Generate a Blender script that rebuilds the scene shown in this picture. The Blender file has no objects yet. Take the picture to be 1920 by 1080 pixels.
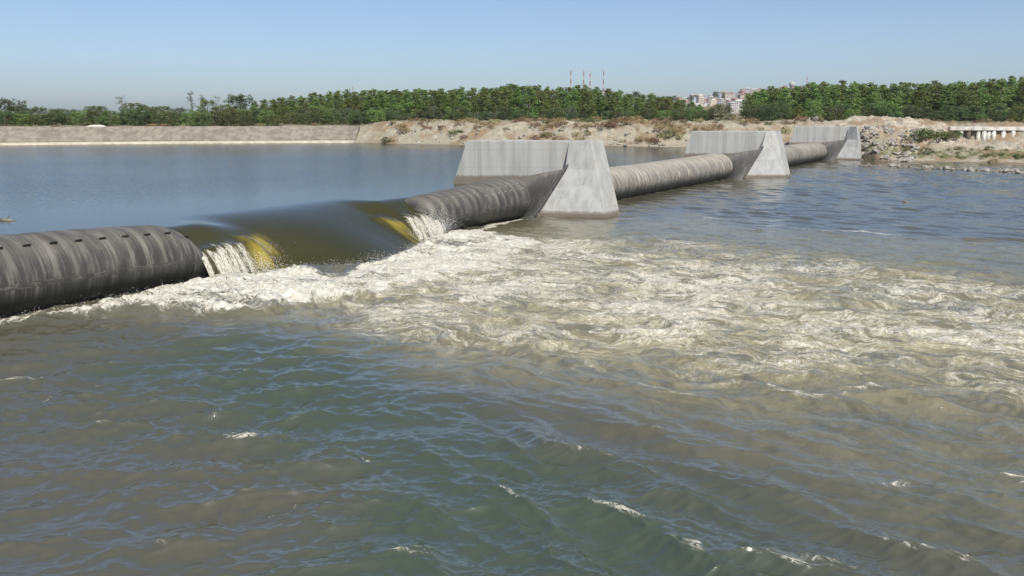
import bpy, bmesh, math, random
import numpy as np
from mathutils import Vector, Matrix

random.seed(7)
RNG = np.random.default_rng(11)
scene = bpy.context.scene
COL = scene.collection

# ---------------------------------------------------------------- camera
F, PX, PY, HOR, HC = 1600.0, 960.0, 540.0, 216.0, 7.0
PITCH = math.atan((PY - HOR) / F)
SP, CP = math.sin(PITCH), math.cos(PITCH)
cam = bpy.data.cameras.new("camera")
cam.sensor_width = 36.0
cam.lens = 36.0 * F / 1920.0
cam.clip_start, cam.clip_end = 0.1, 20000.0
cam_o = bpy.data.objects.new("camera", cam)
cam_o.location = (0, 0, HC)
cam_o.rotation_euler = (math.pi / 2 - PITCH, 0, 0)
COL.objects.link(cam_o)
scene.camera = cam_o


def gp(px, py, z=0.0):
    """survey point: where the sight line meets level z"""
    u, v = (px - PX) / F, (PY - py) / F
    den = SP - v * CP
    t = (HC - z) / den
    return Vector((u * t, t * (CP + v * SP), z))


def at(px, py, y):
    """survey point at ground distance y"""
    u, v = (px - PX) / F, (PY - py) / F
    t = y / (CP + v * SP)
    return Vector((u * t, y, HC - t * (SP - v * CP)))


# dam frame: O = toe at the first pier, D along the dam, N downstream
O2 = gp(1003, 405)
_vp = Vector(((1980 - PX) / F * 1.0, CP + (PY - HOR) / F * SP, 0))
D = _vp.normalized()
N = Vector((D.y, -D.x, 0))
WL = 2.05      # upstream water level


def sn(s, n, z=0.0):
    return Vector((O2.x + D.x * s + N.x * n, O2.y + D.y * s + N.y * n, z))


def to_sn(X, Y):
    dx, dy = X - O2.x, Y - O2.y
    return dx * D.x + dy * D.y, dx * N.x + dy * N.y


# ---------------------------------------------------------------- noise
def _hash(ix, iy, seed):
    h = (ix.astype(np.int64) * 374761393 + iy.astype(np.int64) * 668265263 + seed * 974634777) & 0xFFFFFFFF
    h = ((h ^ (h >> 13)) * 1274126177) & 0xFFFFFFFF
    h = ((h ^ (h >> 16)) * 2246822519) & 0xFFFFFFFF
    return (h ^ (h >> 15)) & 0xFFFFFFFF


def noise2(x, y, seed=0):
    x = np.asarray(x, dtype=np.float64); y = np.asarray(y, dtype=np.float64)
    ix, iy = np.floor(x), np.floor(y)
    fx, fy = x - ix, y - iy
    ux = fx * fx * fx * (fx * (fx * 6 - 15) + 10)
    uy = fy * fy * fy * (fy * (fy * 6 - 15) + 10)

    def g(dx, dy):
        a = _hash(ix + dx, iy + dy, seed) * (2 * math.pi / 4294967296.0)
        return np.cos(a) * (fx - dx) + np.sin(a) * (fy - dy)
    n00, n10, n01, n11 = g(0, 0), g(1, 0), g(0, 1), g(1, 1)
    return (n00 * (1 - ux) + n10 * ux) * (1 - uy) + (n01 * (1 - ux) + n11 * ux) * uy


def fbm(x, y, octv=4, seed=0, gain=0.5):
    r, a = 0.0, 1.0
    for k in range(octv):
        r = r + a * noise2(x * 2 ** k, y * 2 ** k, seed + k * 17)
        a *= gain
    return r


def ridged(x, y, octv=4, seed=0, gain=0.5):
    r, a = 0.0, 1.0
    for k in range(octv):
        r = r + a * (1 - 2.2 * np.abs(noise2(x * 2 ** k, y * 2 ** k, seed + k * 13)))
        a *= gain
    return r


def sstep(a, b, x):
    t = np.clip((x - a) / (b - a), 0, 1)
    return t * t * (3 - 2 * t)


# ---------------------------------------------------------------- mesh helpers
def tag(o, label=None, cat=None, group=None, kind=None):
    if label: o["label"] = label
    if cat: o["category"] = cat
    if group: o["group"] = group
    if kind: o["kind"] = kind
    return o


def empty(name, loc, rz=0.0):
    o = bpy.data.objects.new(name, None)
    o.empty_display_size = 0.3
    COL.objects.link(o)
    o.location = loc
    o.rotation_euler = (0, 0, rz)
    return o


def link(name, me, mat=None, parent=None, smooth=False):
    if mat is not None and not me.materials:
        for m in (mat if isinstance(mat, (list, tuple)) else [mat]):
            me.materials.append(m)
    if smooth:
        me.polygons.foreach_set("use_smooth", np.ones(len(me.polygons), dtype=bool))
    o = bpy.data.objects.new(name, me)
    COL.objects.link(o)
    if parent is not None:
        o.parent = parent
    return o


def np_mesh(name, verts, faces):
    """verts (n,3), faces (m,k) with constant k"""
    verts = np.asarray(verts, dtype=np.float32); faces = np.asarray(faces, dtype=np.int32)
    me = bpy.data.meshes.new(name)
    m, k = faces.shape
    me.vertices.add(len(verts)); me.vertices.foreach_set("co", verts.ravel())
    me.loops.add(m * k); me.loops.foreach_set("vertex_index", faces.ravel())
    me.polygons.add(m)
    me.polygons.foreach_set("loop_start", np.arange(0, m * k, k, dtype=np.int32))
    me.polygons.foreach_set("loop_total", np.full(m, k, dtype=np.int32))
    me.update(calc_edges=True)
    me.validate()
    return me


def grid_faces(nr, nc, keep=None):
    i = np.arange(nr - 1)[:, None] * nc + np.arange(nc - 1)[None, :]
    f = np.stack([i, i + 1, i + nc + 1, i + nc], -1)
    if keep is not None:
        f = f[keep]
    return f.reshape(-1, 4)


def fattr(me, name, data):
    a = me.attributes.new(name, 'FLOAT', 'POINT')
    a.data.foreach_set("value", np.asarray(data, dtype=np.float32).ravel())


def vattr(me, name, data):
    a = me.attributes.new(name, 'FLOAT_VECTOR', 'POINT')
    a.data.foreach_set("vector", np.asarray(data, dtype=np.float32).ravel())


def compact(verts, faces, *attrs):
    used = np.unique(faces)
    remap = np.full(len(verts), -1, dtype=np.int64); remap[used] = np.arange(len(used))
    return verts[used], remap[faces], [a[used] for a in attrs]


class MB:
    """collects boxes, prisms and tubes into one mesh"""
    def __init__(self): self.v, self.f = [], []

    def add(self, vs, fs):
        b = len(self.v)
        self.v += [tuple(p) for p in vs]
        self.f += [tuple(b + i for i in f) for f in fs]

    def box(self, c, size, rz=0.0, taper=1.0):
        cx, cy, cz = c; sx, sy, sz = (k / 2 for k in size)
        ca, sa = math.cos(rz), math.sin(rz)
        vs = []
        for z in (-sz, sz):
            t = 1.0 if z < 0 else taper
            for x, y in ((-sx, -sy), (sx, -sy), (sx, sy), (-sx, sy)):
                x, y = x * t, y * t
                vs.append((cx + x * ca - y * sa, cy + x * sa + y * ca, cz + z))
        self.add(vs, [(3, 2, 1, 0), (4, 5, 6, 7), (0, 1, 5, 4), (1, 2, 6, 5), (2, 3, 7, 6), (3, 0, 4, 7)])

    def tube(self, pts, radii, seg=8, cap=True):
        rings = []
        for i, p in enumerate(pts):
            p = Vector(p)
            d = (Vector(pts[min(i + 1, len(pts) - 1)]) - Vector(pts[max(i - 1, 0)]))
            d = d.normalized() if d.length > 1e-9 else Vector((0, 0, 1))
            a = d.orthogonal().normalized() if abs(d.z) < 0.99 else Vector((1, 0, 0))
            a = (a - d * a.dot(d)).normalized(); b = d.cross(a)
            rings.append([p + (a * math.cos(k * 2 * math.pi / seg) + b * math.sin(k * 2 * math.pi / seg)) * radii[i] for k in range(seg)])
        vs = [q for r in rings for q in r]
        fs = []
        for i in range(len(rings) - 1):
            for k in range(seg):
                k2 = (k + 1) % seg
                fs.append((i * seg + k, i * seg + k2, (i + 1) * seg + k2, (i + 1) * seg + k))
        if cap:
            fs.append(tuple(range(seg))[::-1]); fs.append(tuple((len(rings) - 1) * seg + k for k in range(seg)))
        self.add(vs, fs)

    def mesh(self, name):
        me = bpy.data.meshes.new(name)
        me.from_pydata(self.v, [], self.f)
        me.update()
        return me

    def build(self, name, mat, parent=None, smooth=False):
        return link(name, self.mesh(name), mat, parent, smooth)


# ---------------------------------------------------------------- node helpers
class NT:
    def __init__(self, name):
        self.m = bpy.data.materials.new(name); self.m.use_nodes = True
        self.t = self.m.node_tree; self.t.nodes.clear()
        self.out = self.t.nodes.new("ShaderNodeOutputMaterial")

    def n(self, typ, **kw):
        nd = self.t.nodes.new("ShaderNode" + typ)
        for k, v in kw.items():
            if k.startswith("i_"):
                nd.inputs[k[2:].replace("_", " ")].default_value = v
            else:
                setattr(nd, k, v)
        return nd

    def l(self, a, b): self.t.links.new(a, b)

    def sock(self, nd, name, val):
        if isinstance(val, (int, float)): nd.inputs[name].default_value = val
        elif isinstance(val, (tuple, list)): nd.inputs[name].default_value = (*val, 1.0) if len(val) == 3 and nd.inputs[name].type == 'RGBA' else val
        else: self.l(val, nd.inputs[name])

    def math(self, op, a, b=0.0, c=0.0, clamp=False):
        nd = self.n("Math", operation=op, use_clamp=clamp)
        for i, v in enumerate((a, b, c)):
            if isinstance(v, (int, float)): nd.inputs[i].default_value = v
            else: self.l(v, nd.inputs[i])
        return nd.outputs[0]

    def ss(self, x, a, b, lo=0.0, hi=1.0):
        nd = self.n("MapRange", interpolation_type='SMOOTHSTEP')
        for i, v in enumerate((x, a, b, lo, hi)):
            if isinstance(v, (int, float)): nd.inputs[i].default_value = v
            else: self.l(v, nd.inputs[i])
        return nd.outputs[0]

    def mix(self, f, a, b, blend='MIX'):
        nd = self.n("Mix", data_type='RGBA', blend_type=blend)
        for i, v in ((0, f), (6, a), (7, b)):
            if isinstance(v, (int, float)): nd.inputs[i].default_value = v
            elif isinstance(v, (tuple, list)): nd.inputs[i].default_value = (*v[:3], 1.0)
            else: self.l(v, nd.inputs[i])
        return nd.outputs[2]

    def coord(self, which="Object"): return self.n("TexCoord").outputs[which]

    def map(self, vec, scale=(1, 1, 1), rot=(0, 0, 0), loc=(0, 0, 0)):
        nd = self.n("Mapping")
        nd.inputs["Scale"].default_value = scale; nd.inputs["Rotation"].default_value = rot; nd.inputs["Location"].default_value = loc
        self.l(vec, nd.inputs["Vector"])
        return nd.outputs[0]

    def noise(self, vec, scale, detail=4, rough=0.55, dist=0.0, kind='FBM'):
        nd = self.n("TexNoise", noise_type=kind)
        nd.inputs["Scale"].default_value = scale; nd.inputs["Detail"].default_value = detail
        nd.inputs["Roughness"].default_value = rough; nd.inputs["Distortion"].default_value = dist
        self.l(vec, nd.inputs["Vector"])
        return nd.outputs[0]

    def attr(self, name, out="Fac"):
        nd = self.n("Attribute", attribute_name=name)
        return nd.outputs[out]

    def bump(self, h, strength=0.3, dist=0.1, normal=None):
        nd = self.n("Bump"); self.sock(nd, "Strength", strength); nd.inputs["Distance"].default_value = dist
        self.l(h, nd.inputs["Height"])
        if normal is not None: self.l(normal, nd.inputs["Normal"])
        return nd.outputs[0]

    def principled(self, color, rough=0.8, normal=None, **kw):
        nd = self.n("BsdfPrincipled")
        self.sock(nd, "Base Color", color); self.sock(nd, "Roughness", rough)
        if normal is not None: self.l(normal, nd.inputs["Normal"])
        for k, v in kw.items(): self.sock(nd, k.replace("_", " "), v)
        return nd

    def done(self, shader):
        self.l(shader.outputs[0], self.out.inputs["Surface"]); return self.m


def simple_mat(name, c1, c2, scale=3.0, rough=0.85, bump=0.3, dist=0.05, detail=5):
    t = NT(name); co = t.coord()
    n = t.noise(co, scale, detail)
    f = t.ss(n, 0.35, 0.65)
    return t.done(t.principled(t.mix(f, c1, c2), rough, t.bump(n, bump, dist)))


# ---------------------------------------------------------------- light and sky
SUN_EL, SUN_AZ = math.radians(50), math.radians(157)      # azimuth clockwise from +Y (view direction)
w = bpy.data.worlds.new("World"); scene.world = w; w.use_nodes = True
nt = w.node_tree; nt.nodes.clear()
sky = nt.nodes.new("ShaderNodeTexSky"); sky.sky_type = 'NISHITA'; sky.sun_disc = False
sky.sun_elevation = SUN_EL; sky.sun_rotation = SUN_AZ
sky.air_density = 0.68; sky.dust_density = 1.15; sky.ozone_density = 2.4; sky.altitude = 0
bg = nt.nodes.new("ShaderNodeBackground"); bg.inputs[1].default_value = 0.120
wo = nt.nodes.new("ShaderNodeOutputWorld")
nt.links.new(sky.outputs[0], bg.inputs[0]); nt.links.new(bg.outputs[0], wo.inputs[0])
sun = bpy.data.lights.new("sun", 'SUN'); sun.energy = 4.6; sun.angle = math.radians(0.5); sun.color = (1.0, 0.95, 0.87)
sun_o = bpy.data.objects.new("sun", sun); COL.objects.link(sun_o)
sdir = Vector((math.sin(SUN_AZ) * math.cos(SUN_EL), math.cos(SUN_AZ) * math.cos(SUN_EL), math.sin(SUN_EL)))
sun_o.rotation_euler = sdir.to_track_quat('Z', 'Y').to_euler()
sun_o.location = (40, -40, 80)
vs = scene.view_settings
vs.view_transform = 'Standard'; vs.look = 'None'; vs.exposure = 0.20; vs.gamma = 1.0; vs.use_curve_mapping = False
scene.cycles.use_denoising = True
scene.cycles.max_bounces = 6
scene.cycles.caustics_reflective = False; scene.cycles.caustics_refractive = False
scene.cycles.sample_clamp_indirect = 4.0


# ---------------------------------------------------------------- materials
def water_mat(name, down):
    t = NT(name)
    co = t.coord()
    foam, turb, yel = t.attr("foam"), t.attr("turb"), t.attr("yellow")
    big = t.noise(co, 0.16, 2)
    if down:
        body = t.mix(t.attr('silt'), (0.056, 0.070, 0.043), (0.080, 0.077, 0.052))
    else:
        body = t.mix(t.attr('calm'), t.mix(t.ss(big, 0.38, 0.62), (0.036, 0.035, 0.012), (0.044, 0.041, 0.014)), (0.010, 0.030, 0.045))  # blue sky reflection put into the far pool's body colour
    fv = t.attr("flow", "Vector")
    f1 = t.noise(t.map(fv, (0.42, 1.25, 1)), 1.5, 9, 0.66, 0.9)
    body = t.mix(t.math('MULTIPLY', turb, t.ss(f1, 0.36, 0.60, 0.45, 1.2), clamp=True), body, (0.37, 0.335, 0.195))
    body = t.mix(yel, body, (0.46, 0.36, 0.05))  # thin yellowish spill water, its sunlit glow put into the colour
    ang = math.atan2(N.y, N.x)
    f2 = t.noise(t.map(fv, (0.7, 1.5, 1), loc=(4.1, 2.2, 0)), 2.6, 8, 0.70, 1.6)
    lace = t.math('ABSOLUTE', t.math('SUBTRACT', f2, 0.5))
    lace = t.math('SUBTRACT', 1.0, t.math('MULTIPLY', lace, 7.0), clamp=True)      # thin foam threads
    pat = t.math('ADD', t.math('MULTIPLY', f1, 0.72), t.math('MULTIPLY', lace, 0.30))
    thr = t.math('SUBTRACT', 0.87, t.math('MULTIPLY', foam, 0.63))
    amt = t.ss(t.math('SUBTRACT', pat, thr), 0.0, 0.22)
    fine = t.noise(co, 9.0, 6, 0.7)
    foamc = t.mix(t.ss(fine, 0.3, 0.68), (0.40, 0.37, 0.28), (0.74, 0.715, 0.62))
    col = t.mix(amt, body, foamc)
    rough = t.math('ADD', t.math('MULTIPLY', amt, 0.5), t.math('ADD', t.math('MULTIPLY', turb, 0.16), 0.045 if down else 0.15))
    if down:
        r0 = t.noise(t.map(co, (0.55, 1.15, 1), (0, 0, -0.25)), 2.0, 3, 0.55, 0.5)
        b = t.bump(r0, 0.12, 0.08)
        r1 = t.noise(t.map(co, (0.8, 1.2, 1)), 4.5, 5, 0.62, 0.4)
        b = t.bump(r1, 0.28, 0.04, b)
        r2 = t.noise(t.map(fv, (0.6, 1.2, 1)), 5.0, 6, 0.7, 0.5)
        b = t.bump(r2, t.math('MULTIPLY', t.math('ADD', turb, amt), 0.55, clamp=True), 0.12, b)
    else:
        r1 = t.noise(t.map(co, (0.55, 1.2, 1)), 1.5, 4, 0.6, 0.3)
        calm = t.attr("calm")
        nz_ = t.n("TexNoise"); nz_.inputs["Scale"].default_value = 7.0; nz_.inputs["Detail"].default_value = 3.0
        t.l(t.map(co, (0.6, 1.2, 1)), nz_.inputs["Vector"])
        vm = t.n("VectorMath", operation='SUBTRACT'); t.l(nz_.outputs["Color"], vm.inputs[0]); vm.inputs[1].default_value = (0.5, 0.5, 0.5)
        vm2 = t.n("VectorMath", operation='MULTIPLY'); t.l(vm.outputs[0], vm2.inputs[0]); vm2.inputs[1].default_value = (0.75, 0.75, 0.0)
        vm3 = t.n("VectorMath", operation='SCALE'); t.l(vm2.outputs[0], vm3.inputs[0]); t.l(calm, vm3.inputs["Scale"])
        vm4 = t.n("VectorMath", operation='ADD'); t.l(vm3.outputs[0], vm4.inputs[0]); t.l(t.n("NewGeometry").outputs["Normal"], vm4.inputs[1])
        vm5 = t.n("VectorMath", operation='NORMALIZE'); t.l(vm4.outputs[0], vm5.inputs[0])
        b = vm5.outputs[0]
        r2 = t.noise(t.map(fv, (0.8, 2.0, 1)), 4.0, 6, 0.7, 0.5)
        b = t.bump(r2, t.math('MULTIPLY', amt, 0.8, clamp=True), 0.12, b)
    p = t.principled(col, rough, b, IOR=1.95 if down else 1.34)
    return t.done(p)


def rubber_mat(name, pale, dark, amount, pitch=0.0, ribs=0.0):
    t = NT(name)
    uv = t.attr("suv", "Vector")
    co = t.coord()
    st = t.noise(t.map(uv, (2.6, 0.35, 1)), 1.0, 5, 0.6, 0.15)
    st2 = t.noise(t.map(uv, (7.0, 0.6, 1)), 1.0, 4, 0.6, 0.1)
    patch = t.noise(co, 0.9, 4, 0.6)
    grain = t.noise(co, 14.0, 5, 0.7)
    m = t.ss(t.math('ADD', t.math('MULTIPLY', st, 0.6), t.math('MULTIPLY', st2, 0.4)), 0.46, 0.62)
    m = t.math('MULTIPLY', m, t.ss(patch, 0.30, 0.60))
    base = t.mix(t.ss(grain, 0.25, 0.75), dark, tuple(c * 1.7 for c in dark))
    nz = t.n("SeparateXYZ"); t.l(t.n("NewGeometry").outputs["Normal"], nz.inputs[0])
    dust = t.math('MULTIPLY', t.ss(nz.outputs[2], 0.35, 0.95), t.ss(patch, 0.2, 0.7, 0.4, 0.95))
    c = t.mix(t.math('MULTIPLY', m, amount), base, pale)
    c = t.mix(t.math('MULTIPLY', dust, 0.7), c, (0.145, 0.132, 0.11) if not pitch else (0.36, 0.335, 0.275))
    if pitch:            # darker in the grooves between the ribs
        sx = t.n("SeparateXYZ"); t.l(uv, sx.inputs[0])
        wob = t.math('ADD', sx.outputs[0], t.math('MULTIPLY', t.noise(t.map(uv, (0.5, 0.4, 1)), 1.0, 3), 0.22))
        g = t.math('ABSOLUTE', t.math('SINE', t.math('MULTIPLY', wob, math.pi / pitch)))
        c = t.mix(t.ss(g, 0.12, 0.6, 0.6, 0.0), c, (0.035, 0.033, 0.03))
    if ribs:             # paler rib crests with darker lines between them
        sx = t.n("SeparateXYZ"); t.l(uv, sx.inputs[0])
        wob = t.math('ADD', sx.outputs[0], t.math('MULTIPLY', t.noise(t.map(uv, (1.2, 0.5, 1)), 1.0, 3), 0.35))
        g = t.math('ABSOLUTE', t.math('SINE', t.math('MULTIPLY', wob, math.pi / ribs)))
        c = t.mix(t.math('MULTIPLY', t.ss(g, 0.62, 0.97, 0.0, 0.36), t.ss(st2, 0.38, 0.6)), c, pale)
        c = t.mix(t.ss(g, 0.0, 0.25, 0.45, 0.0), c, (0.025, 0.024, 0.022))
    pos = t.n("SeparateXYZ"); t.l(co, pos.inputs[0])
    wet = t.ss(t.math('ADD', pos.outputs[2], t.math('MULTIPLY', t.math('SUBTRACT', patch, 0.5), 0.8)), 0.40, 1.35, 1.0, 0.0)
    c = t.mix(t.math('MULTIPLY', wet, 0.8), c, (0.028, 0.031, 0.028))
    return t.done(t.principled(c, t.math('SUBTRACT', 0.62, t.math('MULTIPLY', wet, 0.08)), t.bump(grain, 0.25, 0.02)))


def concrete_mat(name, base=(0.345, 0.348, 0.332), wl=0.35, band=(0.14, 0.115, 0.085)):
    t = NT(name); co = t.coord()
    streak = t.noise(t.map(co, (1.1, 1.1, 0.06)), 1.6, 6, 0.62, 0.1)
    streak2 = t.noise(t.map(co, (3.0, 3.0, 0.12)), 1.6, 5, 0.62)
    patch = t.noise(co, 0.55, 4, 0.55)
    grain = t.noise(co, 9.0, 6, 0.7)
    c = t.mix(t.ss(streak, 0.36, 0.62), tuple(k * 0.84 for k in base), tuple(k * 1.08 for k in base))
    c = t.mix(t.ss(streak2, 0.58, 0.75, 0.0, 0.45), c, tuple(min(0.62, k * 1.35) for k in base))
    c = t.mix(t.ss(patch, 0.5, 0.72, 0, 0.30), c, (0.34, 0.30, 0.235))
    run = t.noise(t.map(co, (2.2, 2.2, 0.05), loc=(7.3, 1.2, 0)), 1.3, 4, 0.6)
    c = t.mix(t.ss(run, 0.60, 0.74, 0, 0.55), c, (0.17, 0.155, 0.13))
    c = t.mix(t.ss(grain, 0.62, 0.8, 0, 0.35), c, tuple(k * 0.6 for k in base))
    pos = t.n("SeparateXYZ"); t.l(co, pos.inputs[0])
    zz = t.math('ADD', pos.outputs[2], t.math('MULTIPLY', t.math('SUBTRACT', streak2, 0.5), 0.35))
    # pour joints every 1.3 m
    fr = t.math('FRACT', t.math('MULTIPLY', pos.outputs[2], 1 / 1.3))
    j = t.math('SUBTRACT', 1.0, t.ss(t.math('ABSOLUTE', t.math('SUBTRACT', fr, 0.5)), 0.0, 0.03))
    c = t.mix(t.math('MULTIPLY', j, 0.22), c, tuple(k * 0.5 for k in base))
    s = t.ss(t.attr("wet"), 0.0, 0.5)            # 1 where the upstream face is stained up to the pool level
    lim = t.math('ADD', t.math('MULTIPLY', s, WL + 0.62 - wl), wl)
    stain = t.ss(t.math('SUBTRACT', zz, lim), -0.10, 0.10, 1.0, 0.0)
    c = t.mix(t.math('MULTIPLY', stain, 0.85), c, band)
    return t.done(t.principled(c, 0.85, t.bump(grain, 0.35, 0.03)))


def leaf_mat(name, c1, c2, transl=0.42):
    t = NT(name)
    oi = t.n("ObjectInfo")
    v = t.attr("tint")
    c = t.mix(v, c1, c2)
    hsv = t.n("HueSaturation")
    t.l(c, hsv.inputs["Color"])
    t.l(t.ss(oi.outputs["Random"], 0.0, 1.0, 0.47, 0.53), hsv.inputs["Hue"])
    rv = t.n("MapRange"); t.l(oi.outputs["Random"], rv.inputs[0]); rv.inputs[3].default_value = 0.72; rv.inputs[4].default_value = 1.3
    t.l(rv.outputs[0], hsv.inputs["Value"])
    p = t.principled(hsv.outputs[0], 0.6)
    tr = t.n("BsdfTranslucent"); t.l(hsv.outputs[0], tr.inputs[0])
    mx = t.n("MixShader"); mx.inputs[0].default_value = transl
    t.l(p.outputs[0], mx.inputs[1]); t.l(tr.outputs[0], mx.inputs[2])
    return t.done(mx)


def ground_mat():
    t = NT("bank_earth"); co = t.coord()
    a = t.noise(co, 0.22, 5, 0.6); b = t.noise(co, 1.1, 6, 0.65); g = t.noise(co, 5.0, 5, 0.7)
    sand = t.mix(t.ss(b, 0.35, 0.66), (0.285, 0.25, 0.187), (0.48, 0.437, 0.345))
    c = t.mix(t.ss(a, 0.47, 0.60), sand, (0.27, 0.195, 0.125))
    veg = t.attr("veg")
    c = t.mix(t.math('MULTIPLY', veg, t.ss(b, 0.40, 0.56)), c, (0.105, 0.115, 0.042))
    c = t.mix(t.ss(g, 0.55, 0.75, 0, 0.5), c, (0.16, 0.12, 0.085))
    far = t.attr("far")
    c = t.mix(far, c, t.mix(t.ss(a, 0.4, 0.6), (0.10, 0.10, 0.045), (0.20, 0.17, 0.09)))
    c = t.mix(t.attr("wetsand"), c, (0.17, 0.14, 0.10))
    return t.done(t.principled(c, 0.95, t.bump(t.math('ADD', b, g), 0.7, 0.25)))


M = {}
M['water_down'] = water_mat("tailwater", True)
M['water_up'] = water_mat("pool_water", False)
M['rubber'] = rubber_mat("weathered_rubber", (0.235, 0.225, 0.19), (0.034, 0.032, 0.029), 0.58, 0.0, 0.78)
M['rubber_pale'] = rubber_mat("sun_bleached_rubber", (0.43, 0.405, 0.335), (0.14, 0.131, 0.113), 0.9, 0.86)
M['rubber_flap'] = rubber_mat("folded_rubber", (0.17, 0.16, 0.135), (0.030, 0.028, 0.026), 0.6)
M['rubber_dark'] = simple_mat("black_rubber", (0.03, 0.03, 0.03), (0.06, 0.058, 0.055), 5, 0.6)
M['concrete'] = concrete_mat("pier_concrete")
M['steel'] = simple_mat("galvanised_steel", (0.40, 0.39, 0.36), (0.55, 0.53, 0.48), 9, 0.55, 0.1)
M['earth'] = ground_mat()
M['rock'] = simple_mat("limestone", (0.17, 0.155, 0.13), (0.38, 0.355, 0.31), 1.6, 0.9, 0.5, 0.15)
M['bark'] = simple_mat("bark", (0.10, 0.085, 0.06), (0.20, 0.18, 0.14), 4, 0.9)
M['poplar'] = leaf_mat("poplar_leaf", (0.128, 0.188, 0.040), (0.255, 0.315, 0.10))
M['oak'] = leaf_mat("broad_leaf", (0.075, 0.110, 0.042), (0.155, 0.195, 0.078))
M['pale_leaf'] = leaf_mat("willow_leaf", (0.10, 0.125, 0.065), (0.19, 0.21, 0.12))
M['shrub'] = leaf_mat("shrub_leaf", (0.095, 0.13, 0.036), (0.19, 0.22, 0.085))
M['dry'] = leaf_mat("dry_leaf", (0.20, 0.135, 0.070), (0.38, 0.275, 0.15), 0.15)
M['straw'] = leaf_mat("straw_leaf", (0.22, 0.18, 0.085), (0.40, 0.34, 0.18), 0.15)


# ---------------------------------------------------------------- terrain
up_px = [(-700, 286), (-300, 278), (0, 273), (300, 270), (650, 268), (850, 272), (1000, 273), (1280, 276), (1400, 277), (1480, 277)]
up_line = [gp(x, y, WL) for x, y in up_px]
dn_px = [(1608, 303), (1700, 304), (1800, 305), (1920, 307), (2300, 312)]
dn_line = [gp(x, y, 0) for x, y in dn_px]
up_line[-1].y = 139.5
UX = np.array([p.x for p in up_line] + [47.0, 60.0]); UY = np.array([p.y for p in up_line] + [141.5, 141.5])
DX = np.array([p.x for p in dn_line]); DY = np.array([p.y for p in dn_line])
PIER3_X = gp(1590, 301).x
XREV = gp(664, 268, WL).x


def terrain(X, Y):
    du = Y - np.interp(X, UX, UY)
    dd = Y - np.interp(X, DX, DY)
    ub = np.interp(du, [-30, -3, -0.5, 0, 1.6, 3.2, 9.5, 16, 60], [-8, -5, -0.5, WL, WL + 0.22, WL + 0.5, 4.75, 4.95, 5.3])
    db = np.interp(dd, [-30, -2, 0, 1.2, 5, 9, 15, 20, 60], [-6, -0.5, 0.0, 0.28, 0.65, 1.9, 2.9, 4.7, 5.2])
    wl_ = np.interp(dd, [-30, -2, 0, 1.2, 5, 9, 15, 21.6, 22.4, 60], [-6, -0.5, 0.0, 0.28, 0.65, 1.4, 1.8, 2.05, 4.6, 5.0])
    wx_ = at(1764, 240, 151).x
    db = db + (wl_ - db) * sstep(wx_ - 3.5, wx_ + 1.5, X)
    k = sstep(PIER3_X + 0.6, PIER3_X + 4.0, X)
    z = ub * (1 - k) + db * k
    rough = sstep(XREV - 4, XREV + 6, X) * np.where(k > 0.5, sstep(0, 4, dd), sstep(1.5, 6, du)) * (1 - sstep(25, 45, du))
    z = z + rough * (0.55 * fbm(X * 0.16, Y * 0.22, 3, 5) + 0.42 * ridged(X * 0.42, Y * 0.46, 4, 9) + 0.36 * ridged(X * 1.0, Y * 0.8, 4, 19) - 0.2)
    # spoil heap beside the farthest pier
    rough = rough
    hp = at(1655, 240, 147)
    z = z + k * 1.75 * np.exp(-((X - hp.x) / 8.5) ** 2 - ((Y - hp.y) / 7.5) ** 2)
    rp = at(1640, 262, 139)
    z = z + k * 1.3 * np.exp(-((X - rp.x) / 3.6) ** 2 - ((Y - rp.y) / 4.5) ** 2)
    mid = at(1150, 245, 147)
    z = z + (1 - k) * 0.3 * np.exp(-((X - mid.x) / 16) ** 2 - ((Y - mid.y) / 5) ** 2)
    # hill with the town
    az = X / np.maximum(Y, 1)
    top = np.interp(az, [-1.2, -0.2, 0.08, 0.15, 0.20, 0.26, 0.32, 0.40, 0.7, 1.2], [3, 4, 10, 14, 22, 29, 36, 30, 24, 15])
    z = z + top * sstep(620, 1350, Y) + 3.0 * fbm(X * 0.006, Y * 0.006, 3, 3) * sstep(500, 900, Y)
    return z


def tz(x, y): return float(terrain(np.array([float(x)]), np.array([float(y)]))[0])


def build_terrain():
    ys = np.concatenate([np.arange(112, 172, 0.42), 172 * 1.045 ** np.arange(0, 62)])
    us = np.linspace(-1.0, 1.0, 860)
    Yg = ys[:, None] + us[None, :] * 0
    wd = np.maximum(ys, 150)
    Xg = us[None, :] * wd[:, None]
    Z = terrain(Xg, Yg)
    du = Yg - np.interp(Xg, UX, UY); dd = Yg - np.interp(Xg, DX, DY)
    k = Xg > PIER3_X
    d = np.where(k, dd, du)
    veg = np.where(k, (1 - sstep(4, 9, d)) * sstep(0.8, 1.8, d), 0.25 + 0.35 * sstep(10, 14, d))
    wet = np.where(k, 1 - sstep(0.2, 0.9, d), (1 - sstep(0.1, 0.5, d)))
    far = sstep(16, 40, d)
    V = np.stack([Xg, Yg, Z], -1).reshape(-1, 3)
    me = np_mesh("ground", V, grid_faces(len(ys), len(us)))
    fattr(me, "veg", veg); fattr(me, "far", far); fattr(me, "wetsand", wet)
    return tag(link("ground", me, M['earth'], smooth=True), "sandy far river bank with the land and hill behind it", "ground", kind="structure")


build_terrain()


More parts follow.
